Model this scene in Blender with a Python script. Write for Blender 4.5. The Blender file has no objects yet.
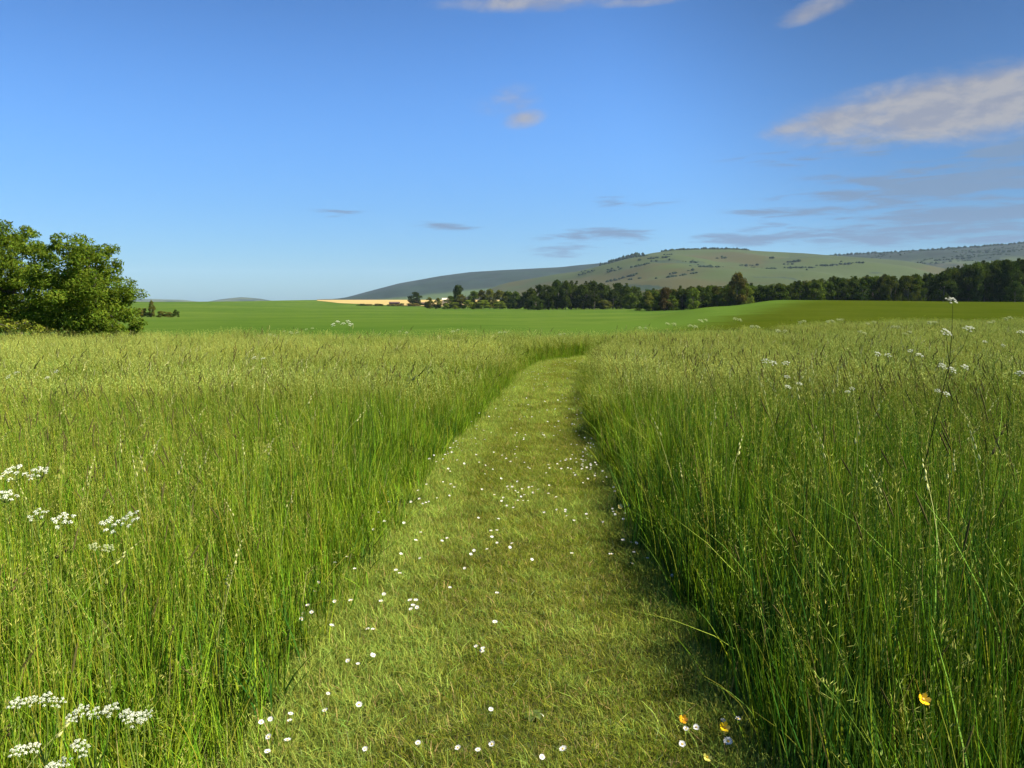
import bpy, math, random
import numpy as np
from mathutils import Vector, Matrix, Euler

R = math.radians
rng = np.random.default_rng(7)
random.seed(7)
S = bpy.context.scene
COL = S.collection

# ------------------------------------------------------------------ camera
FPX = 800.0                        # focal length in pixels of a 1024 px wide frame
PITCH = math.atan(83 / FPX)        # looking slightly down, horizon at row 301
CAMZ = 1.5
cam = bpy.data.cameras.new('camera')
cam.sensor_width = 36.0
cam.lens = 36.0 * FPX / 1024
cam.clip_start = 0.05
cam.clip_end = 60000
camo = bpy.data.objects.new('camera', cam)
COL.objects.link(camo)
camo.location = (0, 0, CAMZ)
camo.rotation_euler = (math.pi / 2 - PITCH, 0, 0)
S.camera = camo

# ------------------------------------------------------------------ sun, sky, exposure
SUN_AZ = R(94)     # clockwise from the view direction (+Y): right, a little behind the camera
SUN_EL = R(46)
SKY_STRENGTH = 0.05
EXPOSURE = 1.4
sd = Vector((math.sin(SUN_AZ) * math.cos(SUN_EL), math.cos(SUN_AZ) * math.cos(SUN_EL), math.sin(SUN_EL)))
sun = bpy.data.lights.new('sun', 'SUN')
sun.energy = 5.0
sun.angle = R(0.5)
sun.color = (1.0, 0.92, 0.78)
suno = bpy.data.objects.new('sun', sun)
COL.objects.link(suno)
suno.location = sd * 30
suno.rotation_euler = (-sd).to_track_quat('-Z', 'Y').to_euler()

S.view_settings.view_transform = 'Standard'
S.view_settings.look = 'None'
S.view_settings.exposure = EXPOSURE
S.view_settings.gamma = 1.0
S.view_settings.use_curve_mapping = False
S.render.engine = 'CYCLES'
cy = S.cycles
cy.max_bounces = 7
cy.diffuse_bounces = 4
cy.glossy_bounces = 2
cy.transmission_bounces = 5
cy.volume_bounces = 1
cy.caustics_reflective = False
cy.caustics_refractive = False
cy.use_denoising = True


def ray(px, py):
    """world direction through a point of the photograph, scaled to one metre of depth (Y)"""
    x = (px - 512) / FPX
    y = -(py - 384) / FPX
    c, s = math.cos(PITCH), math.sin(PITCH)
    d = Vector((x, c + y * s, -s + y * c))
    return d / d.y


def at(px, py, D):
    d = ray(px, py)
    return Vector((d.x * D, D, CAMZ + d.z * D))


# --- node helpers
class NT:
    def __init__(self, tree):
        self.t = tree
        self.n = tree.nodes
        self.l = tree.links

    def node(self, typ, **kw):
        n = self.n.new(typ)
        for k, v in kw.items():
            setattr(n, k, v)
        return n

    def put(self, sock, v):
        if isinstance(v, bpy.types.NodeSocket):
            self.l.new(v, sock)
        else:
            if sock.type == 'RGBA' and len(v) == 3:
                v = (*v, 1)
            sock.default_value = v

    def math(self, op, a, b=0.0, c=None):
        n = self.node('ShaderNodeMath', operation=op)
        self.put(n.inputs[0], a)
        self.put(n.inputs[1], b)
        if c is not None:
            self.put(n.inputs[2], c)
        return n.outputs[0]

    def ramp(self, v, a, b, lo=0.0, hi=1.0, smooth=True):
        n = self.node('ShaderNodeMapRange', interpolation_type='SMOOTHSTEP' if smooth else 'LINEAR')
        self.put(n.inputs[0], v)
        for i, q in enumerate((a, b, lo, hi)):
            self.put(n.inputs[i + 1], q)
        return n.outputs[0]

    def mix(self, f, a, b, mode='MIX'):
        n = self.node('ShaderNodeMix', data_type='RGBA', blend_type=mode)
        self.put(n.inputs[0], f)
        self.put(n.inputs[6], a)
        self.put(n.inputs[7], b)
        return n.outputs[2]

    def noise(self, vec, scale, detail=4.0, rough=0.55, dist=0.0):
        n = self.node('ShaderNodeTexNoise')
        if vec is not None:
            self.put(n.inputs['Vector'], vec)
        n.inputs['Scale'].default_value = scale
        n.inputs['Detail'].default_value = detail
        n.inputs['Roughness'].default_value = rough
        n.inputs['Distortion'].default_value = dist
        return n.outputs[0]

    def mapping(self, vec, loc=(0, 0, 0), rot=(0, 0, 0), scale=(1, 1, 1), typ='POINT'):
        n = self.node('ShaderNodeMapping', vector_type=typ)
        self.put(n.inputs[0], vec)
        n.inputs[1].default_value = loc
        n.inputs[2].default_value = rot
        n.inputs[3].default_value = scale
        return n.outputs[0]


world = bpy.data.worlds.new('World')
S.world = world
world.use_nodes = True
W = NT(world.node_tree)
W.n.clear()
sky = W.node('ShaderNodeTexSky', sky_type='NISHITA')
sky.sun_disc = False
sky.sun_elevation = SUN_EL
sky.sun_rotation = SUN_AZ
sky.altitude = 200
sky.air_density = 1.0
sky.dust_density = 0.55
sky.ozone_density = 2.2
hsv = W.node('ShaderNodeHueSaturation')
W.put(hsv.inputs['Color'], sky.outputs[0])
hsv.inputs['Saturation'].default_value = 1.06
hsv.inputs['Value'].default_value = 1.0
SKY_TINT = (0.74, 1.19, 1.75)          # colour grade towards a deeper blue sky
CORNER_DIM = 0.52  # strength of the darkening placed by hand high on the right
tc = W.node('ShaderNodeTexCoord')
sep = W.node('ShaderNodeSeparateXYZ')
W.l.new(tc.outputs['Generated'], sep.inputs[0])
az_ = W.math('ARCTAN2', sep.outputs[0], sep.outputs[1])
el_ = W.math('ARCSINE', sep.outputs[2])
comb = W.node('ShaderNodeCombineXYZ')
W.l.new(az_, comb.inputs[0])
W.l.new(el_, comb.inputs[1])
AE = comb.outputs[0]


def ae(px, py):
    d = ray(px, py).normalized()
    return math.atan2(d.x, d.y), math.asin(d.z)


def blob_mask(blobs):
    """soft union of cloud patches given by direction, half size (pixels of the photo) and tilt"""
    out = None
    for (px, py, rx, ry, tilt, w) in blobs:
        a, e = ae(px, py)
        v = W.mapping(AE, (a, e, 0), (0, 0, R(tilt)), (rx / FPX, ry / FPX, 1), 'TEXTURE')
        ln = W.node('ShaderNodeVectorMath', operation='LENGTH')
        W.put(ln.inputs[0], v)
        m = W.ramp(ln.outputs['Value'], 0.0, 1.25, w, 0.0)
        out = m if out is None else W.math('MAXIMUM', out, m)
    return out


n_puff = W.noise(W.mapping(AE, scale=(15, 36, 1)), 1.0, 9.0, 0.62, 0.35)
n_lit = W.noise(W.mapping(AE, loc=(0.12, -0.25, 0), scale=(15, 36, 1)), 1.0, 9.0, 0.62, 0.35)
n_fine = W.noise(W.mapping(AE, scale=(60, 110, 1)), 1.0, 4.0, 0.6)
n_streak = W.noise(W.mapping(AE, scale=(13, 105, 1), rot=(0, 0, R(-1))), 1.0, 7.0, 0.6, 0.35)
m_big = blob_mask([(950, 106, 150, 34, 4, 1.15), (1015, 102, 140, 34, 3, 1.15), (850, 118, 90, 20, 7, .95), (800, 127, 50, 10, 9, .8), (960, 78, 80, 9, 3, .5),
                   (524, 119, 26, 11, 8, .62), (506, 101, 44, 18, 10, .42),
                   (815, 9, 40, 11, 14, .85), (540, 2, 110, 10, 2, .75), (630, 2, 60, 6, 0, .5), (1005, 120, 60, 14, 0, .7)])
cov = W.math('ADD', m_big, W.math('MULTIPLY_ADD', n_puff, 1.15, -0.50))
cov = W.math('ADD', cov, W.math('MULTIPLY_ADD', n_fine, 0.35, -0.18))
a_big = W.math('MULTIPLY', W.ramp(cov, 0.05, 1.05, 0.0, 0.90), W.ramp(m_big, 0.02, 0.25))
m_st = blob_mask([(600, 237, 70, 14, 2, .9), (770, 237, 90, 16, 0, .9), (570, 250, 60, 10, 0, .7), (940, 186, 170, 26, 2, 1.0), (985, 216, 150, 22, 0, 1.0),
                  (1005, 156, 80, 16, 8, .9), (450, 226, 40, 7, 0, .7), (800, 211, 90, 12, 0, .7), (900, 234, 190, 16, 0, .9), (340, 214, 50, 6, 0, .45), (620, 202, 70, 8, 0, .5), (860, 150, 160, 14, 3, .55)])
cs = W.math('MULTIPLY_ADD', m_st, 0.30, n_streak)
a_st = W.math('MULTIPLY', W.ramp(cs, 0.58, 0.80, 0.0, 0.9), W.ramp(m_st, 0.0, 0.35))
bg_sky = W.node('ShaderNodeBackground')
dotn = W.node('ShaderNodeVectorMath', operation='DOT_PRODUCT')
W.put(dotn.inputs[0], tc.outputs['Generated'])
dotn.inputs[1].default_value = ray(1150, -150).normalized()
sky_dim = W.math('MULTIPLY', W.ramp(dotn.outputs['Value'], 0.86, 1.0, 1.0, 1 - CORNER_DIM), W.math('MULTIPLY', W.ramp(el_, 0.0, 0.34, 0.58, 0.90), W.ramp(el_, 0.15, 0.42, 1.0, 0.66)))  # darkening put into the sky colour: upper right, top and towards the horizon
pcc = W.node('ShaderNodeCombineColor')
for i_, k_ in enumerate(SKY_TINT):
    W.put(pcc.inputs[i_], W.math('MULTIPLY', sky_dim, k_ * 1.05))
W.put(bg_sky.inputs[0], W.mix(1.0, hsv.outputs[0], pcc.outputs[0], 'MULTIPLY'))
bg_sky.inputs[1].default_value = SKY_STRENGTH
bg_st = W.node('ShaderNodeBackground')
W.put(bg_st.inputs[0], (0.075, 0.115, 0.180))
bg_cl = W.node('ShaderNodeBackground')
# the sun side of the big cloud is warm, its thin top greyer
W.put(bg_cl.inputs[0], W.mix(W.ramp(W.math('SUBTRACT', n_puff, n_lit), -0.12, 0.14), (0.125, 0.132, 0.160), (0.170, 0.168, 0.174)))
mx1 = W.node('ShaderNodeMixShader')
W.put(mx1.inputs[0], a_st)
W.l.new(bg_sky.outputs[0], mx1.inputs[1])
W.l.new(bg_st.outputs[0], mx1.inputs[2])
mx2 = W.node('ShaderNodeMixShader')
W.put(mx2.inputs[0], a_big)
W.l.new(mx1.outputs[0], mx2.inputs[1])
W.l.new(bg_cl.outputs[0], mx2.inputs[2])
wo = W.node('ShaderNodeOutputWorld')
W.l.new(mx2.outputs[0], wo.inputs[0])


# ------------------------------------------------------------------ helpers
def link(name, me, parent=None, loc=(0, 0, 0)):
    o = bpy.data.objects.new(name, me)
    COL.objects.link(o)
    o.location = loc
    if parent is not None:
        o.parent = parent
    return o


def empty(name, loc, rz=0.0):
    o = bpy.data.objects.new(name, None)
    COL.objects.link(o)
    o.empty_display_size = 0.05
    o.location = loc
    o.rotation_euler = (0, 0, rz)
    return o


def tag(o, label=None, cat=None, group=None, kind=None):
    if label:
        o['label'] = label
    if cat:
        o['category'] = cat
    if group:
        o['group'] = group
    if kind:
        o['kind'] = kind
    return o


class MB:
    """collects vertices, faces, a colour per vertex and a material index per face"""
    def __init__(self):
        self.v, self.f, self.c, self.m = [], [], [], []
        self.nv = 0

    def add(self, V, F, C=None, mi=0):
        V = np.asarray(V, float).reshape(-1, 3)
        F = np.asarray(F, int)
        if C is None:
            C = np.ones((len(V), 3))
        C = np.asarray(C, float)
        if C.ndim == 1:
            C = np.tile(C, (len(V), 1))
        self.v.append(V)
        self.c.append(C)
        self.f.append(F + self.nv)
        self.m.append(np.full(len(F), mi))
        self.nv += len(V)

    def mesh(self, name, mats, smooth=False):
        V = np.concatenate(self.v)
        C = np.concatenate(self.c)
        me = bpy.data.meshes.new(name)
        me.vertices.add(len(V))
        me.vertices.foreach_set('co', V.ravel())
        sizes = np.concatenate([np.full(len(f), f.shape[1]) for f in self.f])
        loops = np.concatenate([f.ravel() for f in self.f])
        me.loops.add(len(loops))
        me.loops.foreach_set('vertex_index', loops.astype(np.int32))
        me.polygons.add(len(sizes))
        starts = np.concatenate([[0], np.cumsum(sizes)[:-1]])
        me.polygons.foreach_set('loop_start', starts.astype(np.int32))
        me.polygons.foreach_set('loop_total', sizes.astype(np.int32))
        for m in (mats if isinstance(mats, (list, tuple)) else [mats]):
            me.materials.append(m)
        me.polygons.foreach_set('material_index', np.concatenate(self.m).astype(np.int32))
        me.polygons.foreach_set('use_smooth', np.full(len(sizes), smooth))
        a = me.color_attributes.new('col', 'FLOAT_COLOR', 'POINT')
        a.data.foreach_set('color', np.concatenate([C, np.ones((len(C), 1))], 1).ravel().astype(np.float32))
        me.update(calc_edges=True)
        me.validate()
        return me


def tube(mb, pts, radii, sides=6, col=(1, 1, 1), mi=0):
    pts = [Vector(p) for p in pts]
    V, F = [], []
    for i, p in enumerate(pts):
        d = (pts[min(i + 1, len(pts) - 1)] - pts[max(i - 1, 0)]).normalized()
        a = d.cross(Vector((0.3, 0.9, 0.2)))
        if a.length < 0.05:
            a = d.cross(Vector((1, 0, 0)))
        a.normalize()
        b = d.cross(a)
        for k in range(sides):
            t = 2 * math.pi * k / sides
            V.append(p + (a * math.cos(t) + b * math.sin(t)) * radii[i])
    for i in range(len(pts) - 1):
        for k in range(sides):
            k2 = (k + 1) % sides
            F.append((i * sides + k, i * sides + k2, (i + 1) * sides + k2, (i + 1) * sides + k))
    mb.add(V, F, col, mi)


def box(mb, x0, x1, y0, y1, z0, z1, col=(1, 1, 1), mi=0):
    V = [(x0, y0, z0), (x1, y0, z0), (x1, y1, z0), (x0, y1, z0), (x0, y0, z1), (x1, y0, z1), (x1, y1, z1), (x0, y1, z1)]
    F = [(0, 3, 2, 1), (4, 5, 6, 7), (0, 1, 5, 4), (1, 2, 6, 5), (2, 3, 7, 6), (3, 0, 4, 7)]
    mb.add(V, F, col, mi)


# ------------------------------------------------------------------ materials
def new_mat(name):
    m = bpy.data.materials.new(name)
    m.use_nodes = True
    N = NT(m.node_tree)
    N.n.clear()
    out = N.node('ShaderNodeOutputMaterial')
    return m, N, out


def leafy(name, trans=0.4, gloss=0.05, rough=0.4, vary=0.25, tint=(1, 1, 1), use_obj_color=False, tcol=(1.05, 1.1, 0.55)):
    m, N, out = new_mat(name)
    at_ = N.node('ShaderNodeAttribute', attribute_name='col')
    oi = N.node('ShaderNodeObjectInfo')
    v = N.ramp(oi.outputs['Random'], 0, 1, 1 - vary, 1 + vary, smooth=False)
    cc = N.node('ShaderNodeCombineColor')
    for i in range(3):
        N.put(cc.inputs[i], v)
    c = N.mix(1.0, at_.outputs['Color'], cc.outputs[0], 'MULTIPLY')
    if use_obj_color:
        c = N.mix(1.0, c, oi.outputs['Color'], 'MULTIPLY')
    c = N.mix(1.0, c, tint, 'MULTIPLY')
    d = N.node('ShaderNodeBsdfDiffuse')
    N.put(d.inputs[0], c)
    t = N.node('ShaderNodeBsdfTranslucent')
    N.put(t.inputs[0], N.mix(1.0, c, tcol, 'MULTIPLY'))
    mx = N.node('ShaderNodeMixShader')
    mx.inputs[0].default_value = trans
    N.l.new(d.outputs[0], mx.inputs[1])
    N.l.new(t.outputs[0], mx.inputs[2])
    last = mx.outputs[0]
    if gloss > 0:
        g = N.node('ShaderNodeBsdfGlossy')
        N.put(g.inputs[0], (0.9, 0.9, 0.85))
        g.inputs['Roughness'].default_value = rough
        m2 = N.node('ShaderNodeMixShader')
        m2.inputs[0].default_value = gloss
        N.l.new(last, m2.inputs[1])
        N.l.new(g.outputs[0], m2.inputs[2])
        last = m2.outputs[0]
    N.l.new(last, out.inputs[0])
    return m


def simple(name, col, rough=0.7, nscale=None, namount=0.3, vec=None):
    m, N, out = new_mat(name)
    b = N.node('ShaderNodeBsdfPrincipled')
    b.inputs['Roughness'].default_value = rough
    if nscale:
        tcn = N.node('ShaderNodeTexCoord')
        n = N.noise(tcn.outputs['Object'], nscale, 4)
        N.put(b.inputs['Base Color'], N.mix(N.ramp(n, 0.3, 0.7), tuple(c * (1 - namount) for c in col), tuple(c * (1 + namount) for c in col)))
    else:
        N.put(b.inputs['Base Color'], col)
    N.l.new(b.outputs[0], out.inputs[0])
    return m


M_grass = leafy('grass_blades', 0.15, 0.0, 0.5, 0.18)
M_mown = leafy('mown_grass_blades', 0.35, 0.0, 0.5, 0.25)
M_leaf = leafy('tree_leaves', 0.38, 0.0, 0.35, 0.0)
M_farleaf = leafy('far_tree_leaves', 0.25, 0.0, 0.5, 0.12, use_obj_color=True, tcol=(1.05, 1.1, 0.6))
M_bark = simple('bark', (0.16, 0.13, 0.10), 0.9, 6.0, 0.4)
M_petal = leafy('white_petals', 0.3, 0.03, 0.5, 0.05, tcol=(1, 1, 0.95))
M_stem = leafy('flower_stem', 0.15, 0.0, 0.4, 0.1)
M_yellow = leafy('yellow_petals', 0.25, 0.1, 0.25, 0.05, tcol=(1, 0.9, 0.4))

# ------------------------------------------------------------------ terrain
COLS = [-200, 160, 330, 500, 640, 720, 780, 1024, 1250]          # photo column of a direction
ROWS = [0, 30, 48, 66, 95, 130, 165, 220, 350, 500, 650, 820, 1000, 1500, 3000, 15000]   # metres from the camera
ZT = [
    [0, 0, 0, -.5, -1.2, -1.8, -2.3, -2.9, -3.2, -2.6, -1.5, -.3, .5, -6, -25, -40],
    [0, 0, 0, -.5, -1.1, -1.7, -2.2, -2.8, -3.1, -2.4, -1.3, -.2, .4, -6, -25, -40],
    [0, 0, 0, -.4, -1.0, -1.6, -2.1, -2.7, -3.4, -3.6, -3.4, -2.6, 2.2, 2, -20, -40],
    [0, 0, 0, -.4, -0.9, -1.5, -2.0, -2.6, -3.2, -3.8, -4.4, -4.2, 1.8, 2, -20, -40],
    [0, 0, 0, -.2, -0.6, -1.0, -1.4, -2.0, -2.8, -3.0, -3.0, -2, 0, 0, -20, -40],
    [0, 0, .05, .25, .55, .6, .2, -1.0, -2.0, -3.0, -3.0, -2, 0, 0, -20, -40],
    [0, 0, .1, .35, 1.0, 1.62, 1.4, 0.2, -1.5, -3.0, -3.0, -2, 0, 0, -20, -40],
    [0, 0, .1, .30, .85, 1.30, 1.0, 0.1, -1.0, -2.0, -2.0, -2, 0, 0, -20, -40],
    [0, 0, .1, .30, .8, 1.2, 1.0, 0.1, -1.0, -2.0, -2.0, -2, 0, 0, -20, -40],
]
ZT = np.array(ZT)
ROWS_A, COLS_A = np.array(ROWS, float), np.array(COLS, float)


def hz(X, Y):
    X = np.asarray(X, float)
    Y = np.asarray(Y, float)
    D = np.maximum(np.where(Y > 0, Y, 0.0), np.abs(X) * 0.75)
    px = np.clip(512 + FPX * X / np.maximum(D, 1e-3), COLS[0], COLS[-1] - 1e-3)
    Dc = np.clip(D, 0, ROWS[-1] - 1e-3)
    i = np.clip(np.searchsorted(COLS_A, px, 'right') - 1, 0, len(COLS) - 2)
    j = np.clip(np.searchsorted(ROWS_A, Dc, 'right') - 1, 0, len(ROWS) - 2)
    u = (px - COLS_A[i]) / (COLS_A[i + 1] - COLS_A[i])
    w = (Dc - ROWS_A[j]) / (ROWS_A[j + 1] - ROWS_A[j])
    u = u * u * (3 - 2 * u)
    # cubic (Catmull-Rom) along distance
    def row(k):
        k = np.clip(k, 0, len(ROWS) - 1)
        return ZT[i, k] * (1 - u) + ZT[i + 1, k] * u
    z0, z1, z2, z3 = row(j - 1), row(j), row(j + 1), row(j + 2)
    d = ROWS_A
    def dd(k):
        return d[np.clip(k, 0, len(ROWS) - 1)]
    h = dd(j + 1) - dd(j)
    m1 = (z2 - z0) / np.maximum(dd(j + 1) - dd(j - 1), 1) * h
    m2 = (z3 - z1) / np.maximum(dd(j + 2) - dd(j), 1) * h
    w2, w3 = w * w, w * w * w
    z = (2 * w3 - 3 * w2 + 1) * z1 + (w3 - 2 * w2 + w) * m1 + (-2 * w3 + 3 * w2) * z2 + (w3 - w2) * m2
    return np.where(D < 30, 0.0, z)


def hz1(x, y):
    return float(hz(np.array([x]), np.array([y]))[0])


def ground_mat(name, c1, c2, scale, bump=0.0, rows=None, blend=None):
    m, N, out = new_mat(name)
    b = N.node('ShaderNodeBsdfPrincipled')
    b.inputs['Roughness'].default_value = 0.9
    b.inputs['Specular IOR Level'].default_value = 0.0
    tcn = N.node('ShaderNodeTexCoord')
    P = tcn.outputs['Object']
    n1 = N.noise(P, scale, 5, 0.6)
    n2 = N.noise(P, scale * 14, 4, 0.65)
    c = N.mix(N.ramp(N.math('MULTIPLY_ADD', n2, 0.5, N.math('MULTIPLY', n1, 0.75)), 0.42, 0.85), c1, c2)
    if rows:
        w = N.node('ShaderNodeTexWave', wave_type='BANDS', bands_direction='X')
        N.put(w.inputs[0], N.mapping(P, rot=(0, 0, rows[1]), scale=(1, 1, 1)))
        w.inputs['Scale'].default_value = rows[0]
        w.inputs['Distortion'].default_value = 0.6
        c = N.mix(N.ramp(w.outputs['Fac'], 0.9, 1.0, 0, rows[2]), c, tuple(0.6 * q for q in c1))
    if blend:          # the two crops mingle where the fields meet
        at_ = N.node('ShaderNodeAttribute', attribute_name='col')
        sp = N.node('ShaderNodeSeparateColor')
        N.l.new(at_.outputs['Color'], sp.inputs[0])
        nb = N.noise(P, 0.5, 5, 0.7)
        f = N.ramp(N.math('ADD', sp.outputs[0], N.math('MULTIPLY_ADD', nb, 0.8, -0.4)), 0.15, 0.75)
        c = N.mix(f, blend, c)
    N.put(b.inputs['Base Color'], c)
    if bump:
        bp = N.node('ShaderNodeBump')
        bp.inputs['Strength'].default_value = 0.8
        bp.inputs['Distance'].default_value = bump
        N.put(bp.inputs['Height'], N.noise(P, 9.0, 5, 0.7))
        N.l.new(bp.outputs[0], b.inputs['Normal'])
    N.l.new(b.outputs[0], out.inputs[0])
    return m


def sheet(name, X, Y, lift, mat, kind='structure', smooth=True, C=None):
    """grid of points X[i,j], Y[i,j] laid on the terrain"""
    Z = hz(X, Y) + lift
    n, k = X.shape
    V = np.stack([X.ravel(), Y.ravel(), Z.ravel()], 1)
    idx = np.arange(n * k).reshape(n, k)
    F = np.stack([idx[:-1, :-1].ravel(), idx[1:, :-1].ravel(), idx[1:, 1:].ravel(), idx[:-1, 1:].ravel()], 1)
    mb = MB()
    mb.add(V, F, C)
    me = mb.mesh(name, mat, smooth)
    o = link(name, me)
    if me.polygons[0].normal.z < 0:
        me.flip_normals()
    if kind:
        tag(o, kind=kind)
    return o


# the ground: rings out to the horizon, all the way round
ang = np.concatenate([np.linspace(-R(42), R(42), 150), np.linspace(R(45), R(315), 60)[:-1] if False else np.linspace(R(46), R(314), 50)])
ang = np.concatenate([ang, [ang[0] + 2 * math.pi]])
rad = np.concatenate([[0.01], np.linspace(4, 60, 22), np.geomspace(65, 11000, 90)])
A2, R2 = np.meshgrid(ang, rad, indexing='ij')
M_ground = ground_mat('green_crop_ground', (0.036, 0.078, 0.010), (0.078, 0.116, 0.020), 0.012)
sheet('ground', np.sin(A2) * R2, np.cos(A2) * R2, 0.0, M_ground)

# soil and thatch under the meadow and the mown path
M_soil = ground_mat('meadow_soil', (0.035, 0.045, 0.012), (0.06, 0.075, 0.02), 1.3, 0.03)


def meadow_far(x):
    """distance (Y) at which the long grass stops"""
    return np.interp(x, [-30, -15, -8, 0, 3, 8, 13, 20, 40], [20.5, 20.8, 21.8, 23, 24.2, 28, 33, 38, 40])


xs = np.linspace(-26, 36, 60)
ys = np.linspace(0, 1, 30)
XX, TT = np.meshgrid(xs, ys, indexing='ij')
sheet('meadow_soil', XX, -2 + TT * (meadow_far(XX) + 1.8), 0.004, M_soil)

def vnoise(x, y, seed):
    r = np.random.default_rng(seed)
    tab = r.random((64, 64))
    xi, yi = np.floor(x).astype(int), np.floor(y).astype(int)
    fx, fy = x - xi, y - yi
    fx, fy = fx * fx * (3 - 2 * fx), fy * fy * (3 - 2 * fy)
    g = lambda a, b: tab[a % 64, b % 64]
    return (g(xi, yi) * (1 - fx) + g(xi + 1, yi) * fx) * (1 - fy) + (g(xi, yi + 1) * (1 - fx) + g(xi + 1, yi + 1) * fx) * fy


# olive grass field on the low rise to the right
M_olive = ground_mat('olive_field_grass', (0.030, 0.046, 0.003), (0.046, 0.060, 0.006), 0.09, blend=(0.055, 0.097, 0.014))
ts = np.linspace(0, 1, 80)
us = np.linspace(0, 1, 60)
UU, TT = np.meshgrid(us, ts, indexing='ij')
Yo = 40 + TT * 190
xl = 2.5 + (Yo - 40) * 0.28 + 1.0 * np.sin(Yo * 0.06)
xl = np.maximum(xl + 2.2 * (vnoise(Yo / 3.0, Yo * 0, 61) - .5) + 1.4 * (vnoise(Yo / 0.9, Yo * 0, 62) - .5), 0)
xr = 60 + Yo * 0.75
XO = xl + (UU ** 1.5) * (xr - xl)
sheet('olive_field', XO, Yo, 0.004 + 0.03 * np.clip((XO - xl) / (0.16 * Yo) - 0.45, 0, 1), M_olive, C=np.repeat(np.clip((XO - xl) / (0.16 * Yo) - 0.45, -0.45, 1).reshape(-1, 1), 3, 1))

# ripe yellow field on the far slope
M_yellow_field = ground_mat('yellow_field_crop', (0.30, 0.225, 0.085), (0.36, 0.28, 0.11), 0.01)
TT, UU = np.meshgrid(np.linspace(0, 1, 40), np.linspace(0, 1, 70), indexing='ij')
pxs = 318 + UU * (500 - 318)
Dn = np.interp(pxs, [318, 340, 400, 500], [960, 880, 810, 790])
Yy = Dn + TT * (1120 - Dn)
sheet('yellow_field', (pxs - 512) / FPX * Yy, Yy, 0.3, M_yellow_field)


# ------------------------------------------------------------------ hills
def hill(name, prof, D0, D1, D2, mat, rough, seed):
    """prof: skyline of the hill as (photo column, row); D0 foot, D1 ridge, D2 far foot in metres"""
    px = np.arange(prof[0][0], prof[-1][0] + 1, 4.0)
    py = np.interp(px, [p[0] for p in prof], [p[1] for p in prof])
    zr = np.array([at(a, b, D1).z for a, b in zip(px, py)])
    t = np.linspace(0, 2, 60)
    T, PX = np.meshgrid(t, px, indexing='xy')
    ZR = np.interp(PX, px, zr)
    D = np.where(T < 1, D0 + (D1 - D0) * T, D1 + (D2 - D1) * (T - 1))
    q = np.where(T < 1, T, 2 - T)
    s = np.where(q < 1, q * (1.5 - 0.5 * q), 1)
    base = -25.0
    X = (PX - 512) / FPX * D
    env = np.clip(1 - q, 0, 1) * q * 4
    Z = base + (ZR - base) * s + env * rough * (vnoise(X / 420, D / 420, seed) - 0.5 + 0.5 * (vnoise(X / 160, D / 160, seed + 1) - 0.5))
    n, k = X.shape
    idx = np.arange(n * k).reshape(n, k)
    F = np.stack([idx[:-1, :-1].ravel(), idx[1:, :-1].ravel(), idx[1:, 1:].ravel(), idx[:-1, 1:].ravel()], 1)
    mb = MB()
    mb.add(np.stack([X.ravel(), D.ravel(), Z.ravel()], 1), F)
    me = mb.mesh(name, mat, True)
    if np.mean([p.normal.z for p in me.polygons]) < 0:
        me.flip_normals()
    o = link(name, me)
    tag(o, kind='structure')
    return o, (X, D, Z)


def hill_mat(name, grass, moor, wood, wood_lo, moor_lo, seed, stretch=1.0, height_wood=None, low_moor=0.0):
    m, N, out = new_mat(name)
    b = N.node('ShaderNodeBsdfPrincipled')
    b.inputs['Roughness'].default_value = 0.95
    b.inputs['Specular IOR Level'].default_value = 0.1
    tcn = N.node('ShaderNodeTexCoord')
    P = N.mapping(tcn.outputs['Object'], loc=(seed * 371, seed * 113, 0), scale=(1, stretch, 2.5))
    n1 = N.noise(P, 1 / 700, 5, 0.55, 0.4)
    n2 = N.noise(P, 1 / 330, 6, 0.62, 0.3)
    vor = N.node('ShaderNodeTexVoronoi', feature='F1')
    N.put(vor.inputs['Vector'], P)
    vor.inputs['Scale'].default_value = 1 / 620
    sp = N.node('ShaderNodeSeparateColor')
    N.l.new(vor.outputs['Color'], sp.inputs[0])
    g2 = N.mix(N.ramp(sp.outputs[0], 0.3, 0.7, 0, 1), grass, tuple(q * 1.25 for q in grass))
    sepz = N.node('ShaderNodeSeparateXYZ')
    N.l.new(tcn.outputs['Object'], sepz.inputs[0])
    c = N.mix(N.ramp(N.math('MULTIPLY_ADD', sepz.outputs[2], -low_moor, n1), moor_lo, moor_lo + 0.10), g2, moor)
    wf = N.ramp(n2, wood_lo, wood_lo + 0.03)
    if height_wood:
        wf = N.math('MAXIMUM', wf, N.ramp(N.math('MULTIPLY_ADD', n1, height_wood[2], N.math('MULTIPLY_ADD', sepz.outputs[0], -height_wood[3], sepz.outputs[2])), height_wood[0], height_wood[1]))
    wn = N.ramp(N.math('MULTIPLY_ADD', N.noise(P, 1 / 130, 3, 0.6), 0.7, N.math('MULTIPLY', N.noise(P, 1 / 25, 3, 0.7), 0.5)), 0.42, 0.78)
    c = N.mix(wf, c, N.mix(wn, tuple(q * 0.7 for q in wood), tuple(q * 1.5 for q in wood)))
    N.put(b.inputs['Base Color'], c)
    N.l.new(b.outputs[0], out.inputs[0])
    return m


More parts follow.
